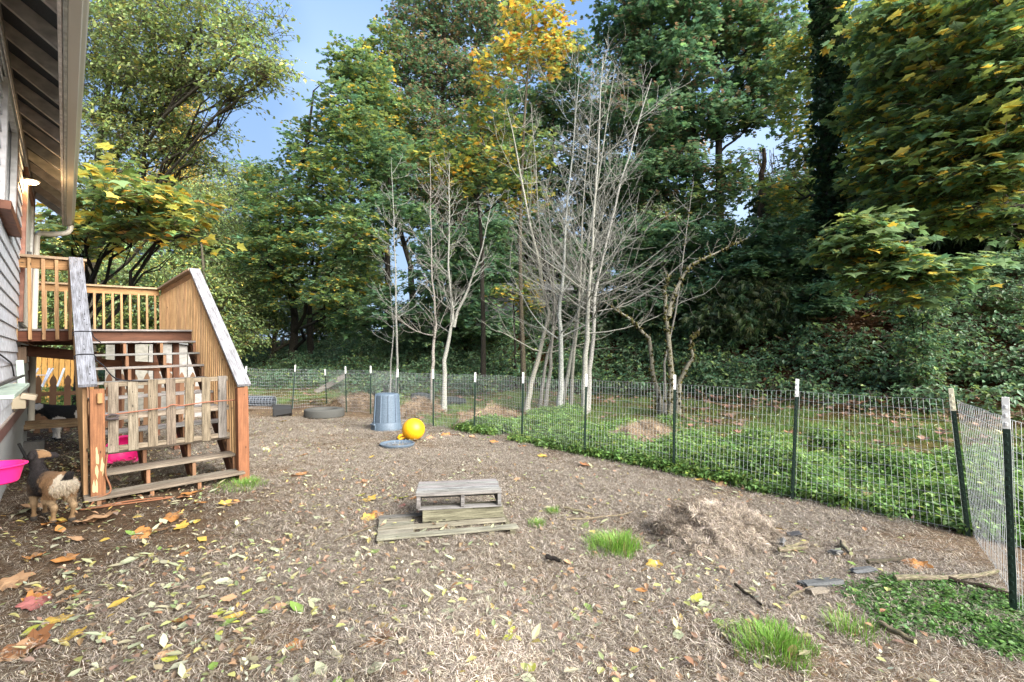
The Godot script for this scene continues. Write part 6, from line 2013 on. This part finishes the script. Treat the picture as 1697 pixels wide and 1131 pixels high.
	# grass tufts and clover in the yard
	var spots := [[g(0.87, -4.1), 0.21, 260, "round tuft of bright green grass in front of the hay heap", 6.0, 0.15], [g(1.42, -2.65), 0.20, 230, "tuft of bright green grass at the picture's bottom edge near the clover", 6.0, 0.10], [g(1.96, -2.85), 0.15, 110, "thin grass tuft beside the clover patch", 3.0, 0.10], [g(0.24, -4.6), 0.075, 60, "tiny grass tuft beside the pallets, the closer of two", 5.0, 0.075], [g(0.42, -4.95), 0.07, 50, "tiny grass tuft beside the pallets, farther of two", 5.0, 0.075], [g(-3.07, -5.53), 0.24, 150, "grass tuft at the foot of the outer stair post", 6.0, 0.10]]
	for s in spots:
		var gm := grass_mesh(int(s[2] * s[4]), s[1] * 1.1, s[5], 0.0026, 1.0)
		var o := put("grass_tuft", gm, M.grass)
		o.position = s[0]
		tag(o, s[3], "grass tuft", "grass tufts in the straw")
	var pick_7 := func():
		var x := rf(1.95, 3.7)
		var z := -rf(2.3, 3.75)
		var d := nz.get_noise_2d(x * 38, z * 38)
		var c := absf((z + 2.98) - (x - 2.75) * 0.05) / 0.52
		if c > 0.75 + d * 0.9 or x < 2.3 + d * 0.4 or fence_side(x, z) > 0.2:
			return null
		return g(x, z, 0.012)
	scatter("clover_patch", "low clover spreading in the straw at the fence corner", LEAF.clover, M.leaf, 560, pick_7, Vector2(0.75, 1.3), 0.02)
	var pick_8 := func():
		var z := -rf(2.2, 10.0)
		var x := rf(-0.8, 0.8) * -z
		if fence_side(x, z) > -0.2 or x > 3.6 or Vector3(x, 0, z).dot(WALL_B) < 0.6:
			return null
		return g(x, z)
	scatter("weeds", "tiny green weed sprigs coming up through the straw", LEAF.clover, M.leaf, 90, pick_8, Vector2(0.25, 0.7), 0.0)
	# sticks and chips near the corner
	var sticks := [
		[g(2.7, -3.43), g(3.52, -3.54), 0.016, Color(0.75, 0.66, 0.53), "long pale peeled stick lying from the clover to the nearest post"],
		[g(3.06, -3.49), g(3.29, -3.17), 0.013, Color(0.16, 0.12, 0.09), "dark straight stick running under the pale peeled stick"],
		[g(2.72, -3.73), g(3.07, -3.82), 0.014, Color(0.30, 0.26, 0.22), "crooked grey stick beside the orange leaf"],
		[g(2.26, -4.05), g(2.51, -4.13), 0.012, Color(0.80, 0.69, 0.54), "pale short stick beside the bark chips"],
		[g(2.17, -3.98), g(2.42, -4), 0.017, Color(0.67, 0.58, 0.46), "thick pale stick in front of the bark chips"],
		[g(2.79, -4.12), g(2.68, -3.87), 0.017, Color(0.72, 0.64, 0.53), "stubby pale stick pointing at the bark slab"],
		[g(1.55, -3.38), g(1.57, -3.08), 0.008, Color(0.14, 0.11, 0.09), "thin dark twig on the straw below the hay heap"],
		[g(0.53, -4.65), g(1.19, -4.88), 0.008, Color(0.77, 0.64, 0.50), "long thin pale twig between small tufts and hay heap"],
		[g(0.27, -3.84), g(0.38, -3.77), 0.015, Color(0.06, 0.05, 0.05), "short black stick in front of the round grass tuft"],
		[g(2.15, -2.86), g(2.18, -2.66), 0.014, Color(0.64, 0.54, 0.43), "grey brown stick crossing the bottom of the clover"],
		[g(0.53, -4.97), g(0.81, -4.83), 0.010, Color(0.67, 0.58, 0.45), "small twig beside the farther tiny grass tuft"],
		[g(1.8, -3.17), g(2.27, -3.49), 0.007, Color(0.74, 0.62, 0.50), "thin straw coloured stalk beside the bark slab"],
		[g(-1.5, -4.13), g(-1.25, -4.42), 0.006, Color(0.70, 0.58, 0.43), "thin stalk by the low pallet's end"]]
	for s in sticks:
		var a: Vector3 = s[0]
		var c: Vector3 = s[1]
		var r: float = s[2] * 1.35
		var pts := []
		var rad := []
		var side := (c - a).cross(Vector3.UP).normalized()
		for i in 9:
			var p := a.lerp(c, i / 8.0) + side * 0.03 * sin(i * 0.5 + a.x * 9.0) * (c - a).length()
			pts.append(g(p.x, p.z, r * 0.9 + 0.03 + 0.004 * sin(i * 1.7)))
			rad.append(r * (1.0 - 0.35 * i / 8.0))
		mb = MB.new()
		mb.tube(pts, rad, 7, s[3])
		tag(put("stick", mb.mesh(), M.bark), s[4], "stick")
	var chips := [
		[g(2.16, -3.42), 0.26, 0.07, 0.2, Color(0.24, 0.245, 0.25), "long flat grey bark slab beside the clover"],
		[g(2.59, -3.61), 0.16, 0.04, 0.05, Color(0.25, 0.255, 0.26), "narrow grey bark chip at the clover's upper edge"],
		[g(2.28, -4.18), 0.10, 0.07, 0.9, Color(0.30, 0.30, 0.30), "split grey bark chip under the orange leaf by the hay heap"],
		[g(2.52, -4.35), 0.09, 0.08, 1.3, Color(0.15, 0.15, 0.16), "dark grey bark lump beside the split chip"],
		[g(2.6, -3.93), 0.07, 0.05, 0.5, Color(0.28, 0.275, 0.27), "small pale bark chip above the bark slab"],
		[g(2.8, -3.49), 0.09, 0.05, 0.3, Color(0.16, 0.15, 0.15), "dark bark chip at the end of the pale peeled stick"],
		[g(2.05, -3.29), 0.11, 0.035, 0.25, Color(0.42, 0.36, 0.28), "pale wood splinter below the grey bark slab"]]
	for s in chips:
		mb = MB.new()
		mb.box(Transform3D(Basis(Vector3.UP, s[3]) * Basis(Vector3.BACK, PI / 2) * Basis(Vector3.UP, 0.2), Vector3.ZERO), Vector3(0.032, s[1] * 1.1, s[2] * 1.35), s[4] * 0.5, 0.012)
		for i in mb.v.size():
			mb.v[i] += ball() * 0.016 * Vector3(1.0, 0.5, 1.0)
		var o := put("bark_chip", mb.mesh(false), M.stone)
		o.position = s[0] + Vector3(0, 0.033, 0)
		tag(o, s[5], "bark chip")


func beam_mesh(a: Vector3, b: Vector3, h: float, deep: float, col := Color(0.37, 0.36, 0.25)) -> ArrayMesh:
	var mb := MB.new()
	var y := (b - a).normalized()
	var z := y.cross(Vector3.UP).normalized()
	mb.box(Transform3D(Basis(y.cross(z), y, z), (a + b) * 0.5), Vector3(h, (b - a).length(), deep), col, 0.006, Vector2(0.3, 0.7))
	return mb.mesh()


# ------------------------------------------------------------------ goats
func goats() -> void:
	var legs := []
	for s in [-1.0, 1.0]:
		var st: float = 0.028 * s
		legs += [
			[Vector3(0.15, 0.30, 0.06 * s), Vector3(0.16 + st, 0.17, 0.062 * s), 0.045, 0.024], [Vector3(0.16 + st, 0.17, 0.062 * s), Vector3(0.155 + st, 0.04, 0.062 * s), 0.022, 0.0165], [Vector3(0.156 + st, 0.03, 0.062 * s), Vector3(0.166 + st, 0.016, 0.062 * s), 0.021, 0.022],
			[Vector3(-0.20, 0.35, 0.055 * s), Vector3(-0.145 - st, 0.24, 0.075 * s), 0.08, 0.045], [Vector3(-0.145 - st, 0.24, 0.075 * s), Vector3(-0.245 - st, 0.165, 0.07 * s), 0.038, 0.021], [Vector3(-0.245 - st, 0.165, 0.07 * s), Vector3(-0.228 - st, 0.04, 0.068 * s), 0.021, 0.0165], [Vector3(-0.228 - st, 0.03, 0.068 * s), Vector3(-0.218 - st, 0.016, 0.068 * s), 0.022, 0.023]]
	var trunk := [[Vector3(-0.20, 0.385, 0), Vector3(0.15, 0.375, 0), 0.092, 0.10], [Vector3(-0.08, 0.35, 0), Vector3(0.08, 0.345, 0), 0.108, 0.112], [Vector3(0.13, 0.34, 0), Vector3(0.185, 0.375, 0), 0.095, 0.075], [Vector3(-0.2, 0.395, 0), Vector3(-0.245, 0.385, 0), 0.088, 0.068]]
	# tan and black kid looking back over its shoulder
	var head := [[Vector3(0.17, 0.41, 0), Vector3(0.27, 0.56, 0.01), 0.075, 0.048], [Vector3(0.27, 0.56, 0.01), Vector3(0.265, 0.60, 0.02), 0.048, 0.05], [Vector3(0.275, 0.615, 0.0), Vector3(0.245, 0.612, 0.05), 0.052, 0.046], [Vector3(0.245, 0.612, 0.05), Vector3(0.19, 0.60, 0.13), 0.040, 0.026], [Vector3(0.20, 0.59, 0.115), Vector3(0.182, 0.593, 0.14), 0.027, 0.022],
		[Vector3(0.30, 0.64, 0.025), Vector3(0.365, 0.615, 0.055), 0.016, 0.02], [Vector3(0.365, 0.615, 0.055), Vector3(0.395, 0.595, 0.07), 0.02, 0.008], [Vector3(0.255, 0.64, -0.03), Vector3(0.195, 0.615, -0.065), 0.016, 0.02], [Vector3(0.195, 0.615, -0.065), Vector3(0.17, 0.595, -0.08), 0.02, 0.008],
		[Vector3(-0.27, 0.42, 0), Vector3(-0.315, 0.475, 0.0), 0.026, 0.024], [Vector3(-0.315, 0.475, 0), Vector3(-0.365, 0.505, 0.0), 0.024, 0.009]]
	var tan := Color(0.20, 0.115, 0.058)
	var cream := Color(0.36, 0.28, 0.185)
	var black := Color(0.016, 0.014, 0.014)
	var coat1 := func(p: Vector3) -> Color:
		var w := 0.07 * nz.get_noise_3d(p.x * 700, p.y * 700, p.z * 700)
		var c: Color = tan
		if p.y < 0.045:
			c = Color(0.05, 0.04, 0.035)
		elif p.y < 0.24 and absf(p.z) > 0.02:
			c = Color(0.21, 0.13, 0.065).lerp(cream, 0.3 * ss(0.1, 0.2, p.y)) * (0.8 + 4.0 * absf(w))
		elif p.x < -0.275 and p.y > 0.425:
			c = black
		elif p.x < -0.238 + w * 0.8 and p.y > 0.2:
			c = cream.lerp(Color(0.37, 0.32, 0.25), ss(0.24, 0.40, p.y))
		else:
			var dark := ss(-0.06, 0.02, p.x + w + (0.42 - p.y) * 0.35)
			c = tan.lerp(black, maxf(dark, 0.75 * ss(0.42, 0.47, p.y) * ss(-0.2, 0.1, p.x)))
			c = c.lerp(Color(0.13, 0.08, 0.045), 0.5 * ss(-0.2, 0.6, nz.get_noise_3d(p.x * 200, p.y * 200, p.z * 200)))
		if p.y > 0.57:
			c = black
			if p.z > 0.01 and p.z < 0.085 and p.y > 0.635 and absf(p.x - 0.285 + p.z * 0.7) < 0.016:
				c = cream
			elif p.z > 0.0 and p.z < 0.10 and p.y > 0.59 and p.x < 0.245 - p.z * 0.3:
				c = tan
		return c
	goat("small tan and black goat with a cream rump, looking back over its shoulder", g(-4.22, -4.44), Vector3(-0.93, 0, -0.36), 0.93, trunk + legs + head, coat1, func(p: Vector3): return 1.1 if p.x < -0.2 and p.y > 0.2 and p.y < 0.42 else (0.55 if p.y > 0.2 and p.y < 0.55 else 0.28),
		[Vector3(0.272, 0.632, 0.062), Vector3(0.205, 0.625, 0.042)], Vector3(0.178, 0.596, 0.152))
	# black and white goat nosing at the bench
	var head2 := [[Vector3(0.18, 0.40, 0), Vector3(0.33, 0.46, 0.0), 0.085, 0.056], [Vector3(0.33, 0.46, 0.0), Vector3(0.37, 0.455, 0.0), 0.055, 0.054], [Vector3(0.37, 0.46, 0.0), Vector3(0.42, 0.41, 0.0), 0.054, 0.047], [Vector3(0.42, 0.41, 0.0), Vector3(0.455, 0.345, 0.0), 0.043, 0.031],
		[Vector3(0.36, 0.48, 0.05), Vector3(0.345, 0.455, 0.12), 0.022, 0.014], [Vector3(0.36, 0.48, -0.05), Vector3(0.345, 0.455, -0.12), 0.022, 0.014], [Vector3(-0.285, 0.42, 0), Vector3(-0.33, 0.38, 0.0), 0.03, 0.02]]
	var white := Color(0.46, 0.43, 0.39)
	var coat2 := func(p: Vector3) -> Color:
		var w := 0.05 * nz.get_noise_3d(p.x * 300 + 60, p.y * 300, p.z * 300)
		if Vector2(p.x + 0.08 + (p.y - 0.36) * 0.3, (p.y - 0.37) * 0.55).length() + w < 0.05:
			return white
		if Vector2(p.x - 0.12, p.y - 0.28).length() + w < 0.075 or (p.x > 0.1 and p.y < 0.28 and p.y > 0.05):
			return white
		if p.x > 0.40 and p.y < 0.38:
			return white
		if Vector2(p.x - 0.35, p.y - 0.49).length() + w < 0.045:
			return Color(0.5, 0.48, 0.46)
		if p.x < -0.17 + w:
			return Color(0.50, 0.40, 0.31)
		return Color(0.012, 0.012, 0.013)
	goat("black and white goat with lowered head behind the wooden bench", g(-8.33, -9.18), Vector3(-0.76, 0, 0.48), 1.38, trunk + legs + head2, coat2, func(p: Vector3): return 0.55 if p.y > 0.22 and p.y < 0.5 else 0.28,
		[Vector3(0.405, 0.45, 0.045), Vector3(0.405, 0.45, -0.045)], Vector3(0.475, 0.335, 0.0))


func goat(label: String, at: Vector3, facing: Vector3, size: float, bones: Array, coat: Callable, shag: Callable, eyes: Array, nose: Vector3) -> void:
	var o := thing("goat", label, "goat", at, atan2(-facing.z, facing.x))
	o.scale = Vector3(size, size, size * 0.9)
	var skin := body(bones, 0.0105, 0.035, coat)
	put("body", skin.mesh(), M.fur, o)
	put("coat", hair(skin, 16000, 0.028, shag), M.fur, o).set_meta("kind", "stuff")
	for e in eyes:
		var mb := MB.new()
		mb.lathe([Vector2(0, -0.009), Vector2(0.007, -0.006), Vector2(0.0095, 0.0), Vector2(0.007, 0.006), Vector2(0, 0.009)], 10, Color(0.02, 0.015, 0.01))
		var m := put("eye", mb.mesh(), M.gloss_plastic, o)
		m.position = e
	var nb := MB.new()
	nb.lathe([Vector2(0, -0.012), Vector2(0.016, -0.008), Vector2(0.02, 0.0), Vector2(0.015, 0.009), Vector2(0, 0.012)], 10, Color(0.03, 0.022, 0.02))
	var n := put("nose", nb.mesh(), M.fur, o)
	n.position = nose


# ------------------------------------------------------------------ leaves on the ground
func litter_and_leaves() -> void:
	var cols := {"pale green": Color(0.36, 0.39, 0.25), "green": Color(0.15, 0.24, 0.05), "yellow green": Color(0.38, 0.40, 0.07), "yellow": Color(0.46, 0.32, 0.065), "orange": Color(0.40, 0.185, 0.055), "tan": Color(0.38, 0.235, 0.13), "brown": Color(0.27, 0.125, 0.055), "pink": Color(0.33, 0.12, 0.11)}
	var ovals := []
	var maples := []
	for k in 4:
		var mb := MB.new()
		oval_leaf(mb, Transform3D(Basis(), Vector3(0, 0.01, 0.5)), 1.0, rf(0.55, 0.78), Color.WHITE, rf(-0.35, 0.3))
		ovals.append(mb.mesh(false))
		mb = MB.new()
		curled_maple(mb, [0.5, 0.9, -0.4, 1.4][k])
		maples.append(mb.mesh(false))
	var marks := [[-1.2, -4.6, "the stacked pallets"], [-4.4, -5.0, "the near stair post"], [-3.2, -5.4, "the outer stair post"], [-4.2, -4.3, "the tan goat"], [1.8, -4.4, "the hay heap"], [0.85, -4.0, "the round grass tuft"], [2.7, -3.0, "the clover patch"], [-2.65, -10.3, "the upturned bin"], [-2.0, -8.5, "the bin lid"], [-4.8, -12.4, "the tyre"], [-5.9, -12.4, "the plant pot"], [-6.0, -6.2, "the foot of the house wall"], [-0.35, -2.6, "the pale straw mound"], [2.2, -6.6, "the post before the mossy trunks"], [1.1, -7.7, "the post before the tallest bare trunk"], [0.2, -9.0, "the post before the grey clump"], [3.1, -5.4, "the post before the brambles"], [-2.0, -2.4, "the picture's bottom edge"], [-3.2, -3.0, "the house side of the yard"], [-3.4, -7.6, "the open yard behind the stairs"]]
	# [where, kind, colour, size]: the ones that stand out
	var special := [
		[g(-2.63, -2.67), 1, "brown", 0.30], [g(-2.64, -2.62), 1, "tan", 0.22], [g(-3.03, -3.11), 1, "pink", 0.22], [g(-3.08, -3.18), 1, "orange", 0.20], [g(-2.47, -2.75), 1, "yellow", 0.17], [g(-2.71, -2.93), 1, "yellow", 0.16], [g(-3.45, -3.38), 1, "tan", 0.26], [g(-3.65, -3.73), 1, "orange", 0.18], [g(-3.38, -3.71), 1, "orange", 0.20], [g(-3.78, -4.47), 1, "tan", 0.32], [g(-3.82, -4.36), 1, "tan", 0.24], [g(-4.07, -4.33), 1, "orange", 0.22], [g(-4.11, -4.41), 1, "yellow", 0.18], [g(-3.18, -4.19), 1, "orange", 0.24], [g(-3.08, -4.26), 1, "tan", 0.22], [g(-3.14, -4.51), 1, "orange", 0.22], [g(-3.57, -4.02), 1, "tan", 0.20], [g(-3.4, -5.17), 1, "orange", 0.26], [g(-3.37, -5.02), 1, "brown", 0.20], [g(-2.87, -4.89), 1, "yellow", 0.20], [g(-2.81, -4.93), 1, "tan", 0.20], [g(-3.14, -4.89), 1, "orange", 0.18], [g(-4.64, -4.75), 1, "tan", 0.24], [g(-4.64, -4.64), 1, "pale green", 0.28],
		[g(-0.71, -2.61), 1, "orange", 0.20], [g(-0.67, -2.67), 1, "brown", 0.20], [g(-2.67, -6.19), 1, "orange", 0.22], [g(-2.72, -6.05), 1, "tan", 0.22], [g(-1.82, -5.87), 1, "tan", 0.20], [g(-3.27, -7.52), 1, "orange", 0.26], [g(-1.53, -5.23), 1, "yellow", 0.20], [g(-1.33, -4.76), 1, "orange", 0.22], [g(-1.38, -4.69), 1, "yellow", 0.18], [g(-1.21, -5.31), 1, "yellow green", 0.22], [g(-1.14, -5.05), 1, "pink", 0.14], [g(-1.05, -5.33), 1, "orange", 0.18], [g(2.54, -6.09), 1, "orange", 0.24], [g(2.37, -6.15), 1, "yellow", 0.16], [g(2.57, -5.98), 1, "tan", 0.20], [g(3.1, -3.73), 1, "orange", 0.21], [g(3.09, -3.82), 1, "brown", 0.16], [g(2.48, -4.5), 1, "yellow", 0.15], [g(2.46, -4.41), 1, "orange", 0.13], [g(-1.32, -9.75), 1, "orange", 0.30], [g(-1.13, -9.75), 1, "brown", 0.28], [g(-1.55, -9.32), 1, "tan", 0.26], [g(-0.74, -9.33), 1, "tan", 0.24], [g(-0.31, -8.88), 1, "orange", 0.22], [g(1.05, -6.97), 1, "brown", 0.24], [g(0.49, -7.67), 1, "yellow", 0.20], [g(0.18, -8.48), 1, "orange", 0.20], [g(-5.49, -11.59), 1, "yellow", 0.22], [g(1.58, -5.62), 1, "tan", 0.14], [g(-0.89, -6.31), 2, "brown", 0.12],
		[g(-1.96, -2.9), 1, "orange", 0.13], [g(-1.65, -2.95), 1, "yellow", 0.15], [g(-1.76, -2.96), 0, "yellow green", 0.14], [g(-2.47, -3.08), 0, "yellow", 0.14], [g(-0.02, -2.59), 0, "yellow green", 0.08], [g(-0.68, -3.06), 0, "green", 0.09], [g(-0.39, -2.92), 0, "pale green", 0.15], [g(-1.34, -3.04), 0, "green", 0.14], [g(-2.9, -3.69), 0, "pale green", 0.17], [g(-2.8, -3.53), 0, "pale green", 0.12], [g(-2.31, -3.33), 0, "pale green", 0.15], [g(-1.99, -3.38), 0, "pale green", 0.16], [g(-1.91, -3.93), 0, "pale green", 0.14], [g(-2.61, -4.11), 0, "yellow", 0.12], [g(-1.86, -4.65), 0, "pale green", 0.12], [g(0.33, -2.75), 0, "green", 0.09], [g(0, -2.71), 0, "yellow green", 0.09], [g(0.09, -3.29), 0, "pale green", 0.10], [g(-0.79, -4.3), 0, "pale green", 0.14], [g(-0.58, -3.65), 0, "pale green", 0.10]]
	var listed := []
	for s in special:
		listed.append(s)
	var left := 228
	var tries := 0
	while left > 0 and tries < 6000:
		tries += 1
		var d := pow(rng.randf(), 1.25) * 11.0 + 2.0
		var x := d * rf(-1.08, 0.85)
		var z := -d
		var b := Vector3(x, 0, z).dot(WALL_B) + 0.48
		if b < 0.35 or fence_side(x, z) > -0.12 or x > 3.6 or (x < -4.1 and z > -4.5 and d > 3.9):
			continue
		if rng.randf() > 0.12 + 0.95 * exp(-maxf(b - 0.8, 0.0) / 1.9):
			continue
		if absf(x + 0.55) < 0.75 and absf(z + 4.5) < 0.5:
			continue
		var r := rng.randf()
		var c := "pale green" if r < 0.40 else ("green" if r < 0.56 else ("yellow green" if r < 0.68 else ("yellow" if r < 0.78 else ("tan" if r < 0.92 else "orange"))))
		var big := rng.randf() < 0.20
		listed.append([g(x, z), 1 if big else 0, c, rf(0.11, 0.2) if big else rf(0.06, 0.13)])
		left -= 1
	for s in listed:
		var p: Vector3 = s[0]
		var big: bool = s[1] == 1
		var o := MeshInstance3D.new()
		o.name = numbered("fallen_leaf")
		o.mesh = maples[rng.randi() % 4] if big else ovals[rng.randi() % 4]
		if not M.has("fallen " + s[2]):
			var m := mat("fallen " + s[2], cols[s[2]].linear_to_srgb(), 0.7)
			m.backlight_enabled = true
			m.backlight = lin(0.25, 0.25, 0.25)
		o.material_override = M["fallen " + s[2]]
		add_child(o)
		o.transform = Transform3D((Basis(Vector3.UP, rf(0, TAU)) * Basis(Vector3.RIGHT, rf(-0.28, 0.28)) * Basis(Vector3.BACK, rf(-0.28, 0.28))).scaled(Vector3.ONE * s[3] * (0.74 if big else 0.85)), p + Vector3(0, 0.02, 0))
		var best := 1e9
		var say := ""
		for m in marks:
			var d := Vector2(m[0] - p.x, m[1] - p.z).length()
			if d < best:
				best = d
				say = ("by " if d < 0.8 else ("in front of " if p.z > m[1] else "behind ")) + m[2]
		var kind: String = ("large maple" if s[3] > 0.2 else ("curled maple" if s[3] > 0.15 else "small maple")) if big else ("wide oval" if s[3] > 0.115 else ("broad oval" if s[3] > 0.098 else ("middling oval" if s[3] > 0.082 else ("small oval" if s[3] > 0.07 else "tiny oval"))))
		tag(o, "%s %s leaf lying %s" % [s[2], kind, say], "fallen leaf", "fallen leaves in the yard")
	var pick_9 := func():
		var d := pow(rng.randf(), 0.9) * 12.0 + 1.6
		var x := d * rf(-1.1, 0.8)
		var z := -d
		var b := Vector3(x, 0, z).dot(WALL_B) + 0.48
		if b < 0.2 or fence_side(x, z) > -0.1 or x > 3.6:
			return null
		if rng.randf() > 0.05 + exp(-maxf(b - 0.9, 0.0) / 1.7):
			return null
		return g(x, z, 0.015)
	scatter("leaf_litter", "pale green and yellow small leaves scattered over the yard", [LEAF.litter[2]], M.ground_leaf, 240, pick_9, Vector2(0.8, 1.25), 0.0, 0.06)
	var pick_10 := func():
		var d := pow(rng.randf(), 0.8) * 12.0 + 1.5
		var x := d * rf(-1.1, 0.85)
		var z := -d
		var b := Vector3(x, 0, z).dot(WALL_B) + 0.48
		if b < 0.1 or fence_side(x, z) > -0.1 or x > 3.7:
			return null
		if rng.randf() > 0.3 + exp(-maxf(b - 1.0, 0.0) / 2.2):
			return null
		return g(x, z)
	scatter("leaf_litter", "tiny brown and pale leaf scraps strewn through the straw", [LEAF.litter[0]], M.ground_leaf, 620, pick_10, Vector2(0.7, 1.2), 0.0, 0.05)


func curled_maple(mb: MB, curl: float) -> void:
	var half := [Vector2(0, -0.35), Vector2(0.16, -0.45), Vector2(0.40, -0.42), Vector2(0.36, -0.22), Vector2(0.58, 0.0), Vector2(0.62, 0.22), Vector2(0.40, 0.16), Vector2(0.34, 0.36), Vector2(0.18, 0.38)]
	var ring := half.duplicate()
	ring.append(Vector2(0, 0.68))
	for i in range(8, 0, -1):
		ring.append(Vector2(-half[i].x, half[i].y))
	var lift := func(p: Vector2) -> Vector3:
		return Vector3(p.x * (1.0 - 0.2 * absf(curl) * absf(p.x)), 0.30 * curl * p.x * p.x + 0.28 * absf(curl) * maxf(0.0, p.y) * p.y - 0.08 * p.y + 0.05 * sin(p.x * 9.0), -p.y)
	var m := mb.add(lift.call(Vector2.ZERO), Vector3.UP, Color.WHITE)
	var inner := []
	var outer := []
	for p in ring:
		inner.append(mb.add(lift.call(p * 0.5), Vector3.UP, Color(0.96, 0.96, 0.96)))
		outer.append(mb.add(lift.call(p), Vector3.UP, Color(0.86, 0.82, 0.80)))
	for i in ring.size():
		var j: int = (i + 1) % ring.size()
		mb.tri(m, inner[i], inner[j])
		mb.quad(inner[i], outer[i], outer[j], inner[j])
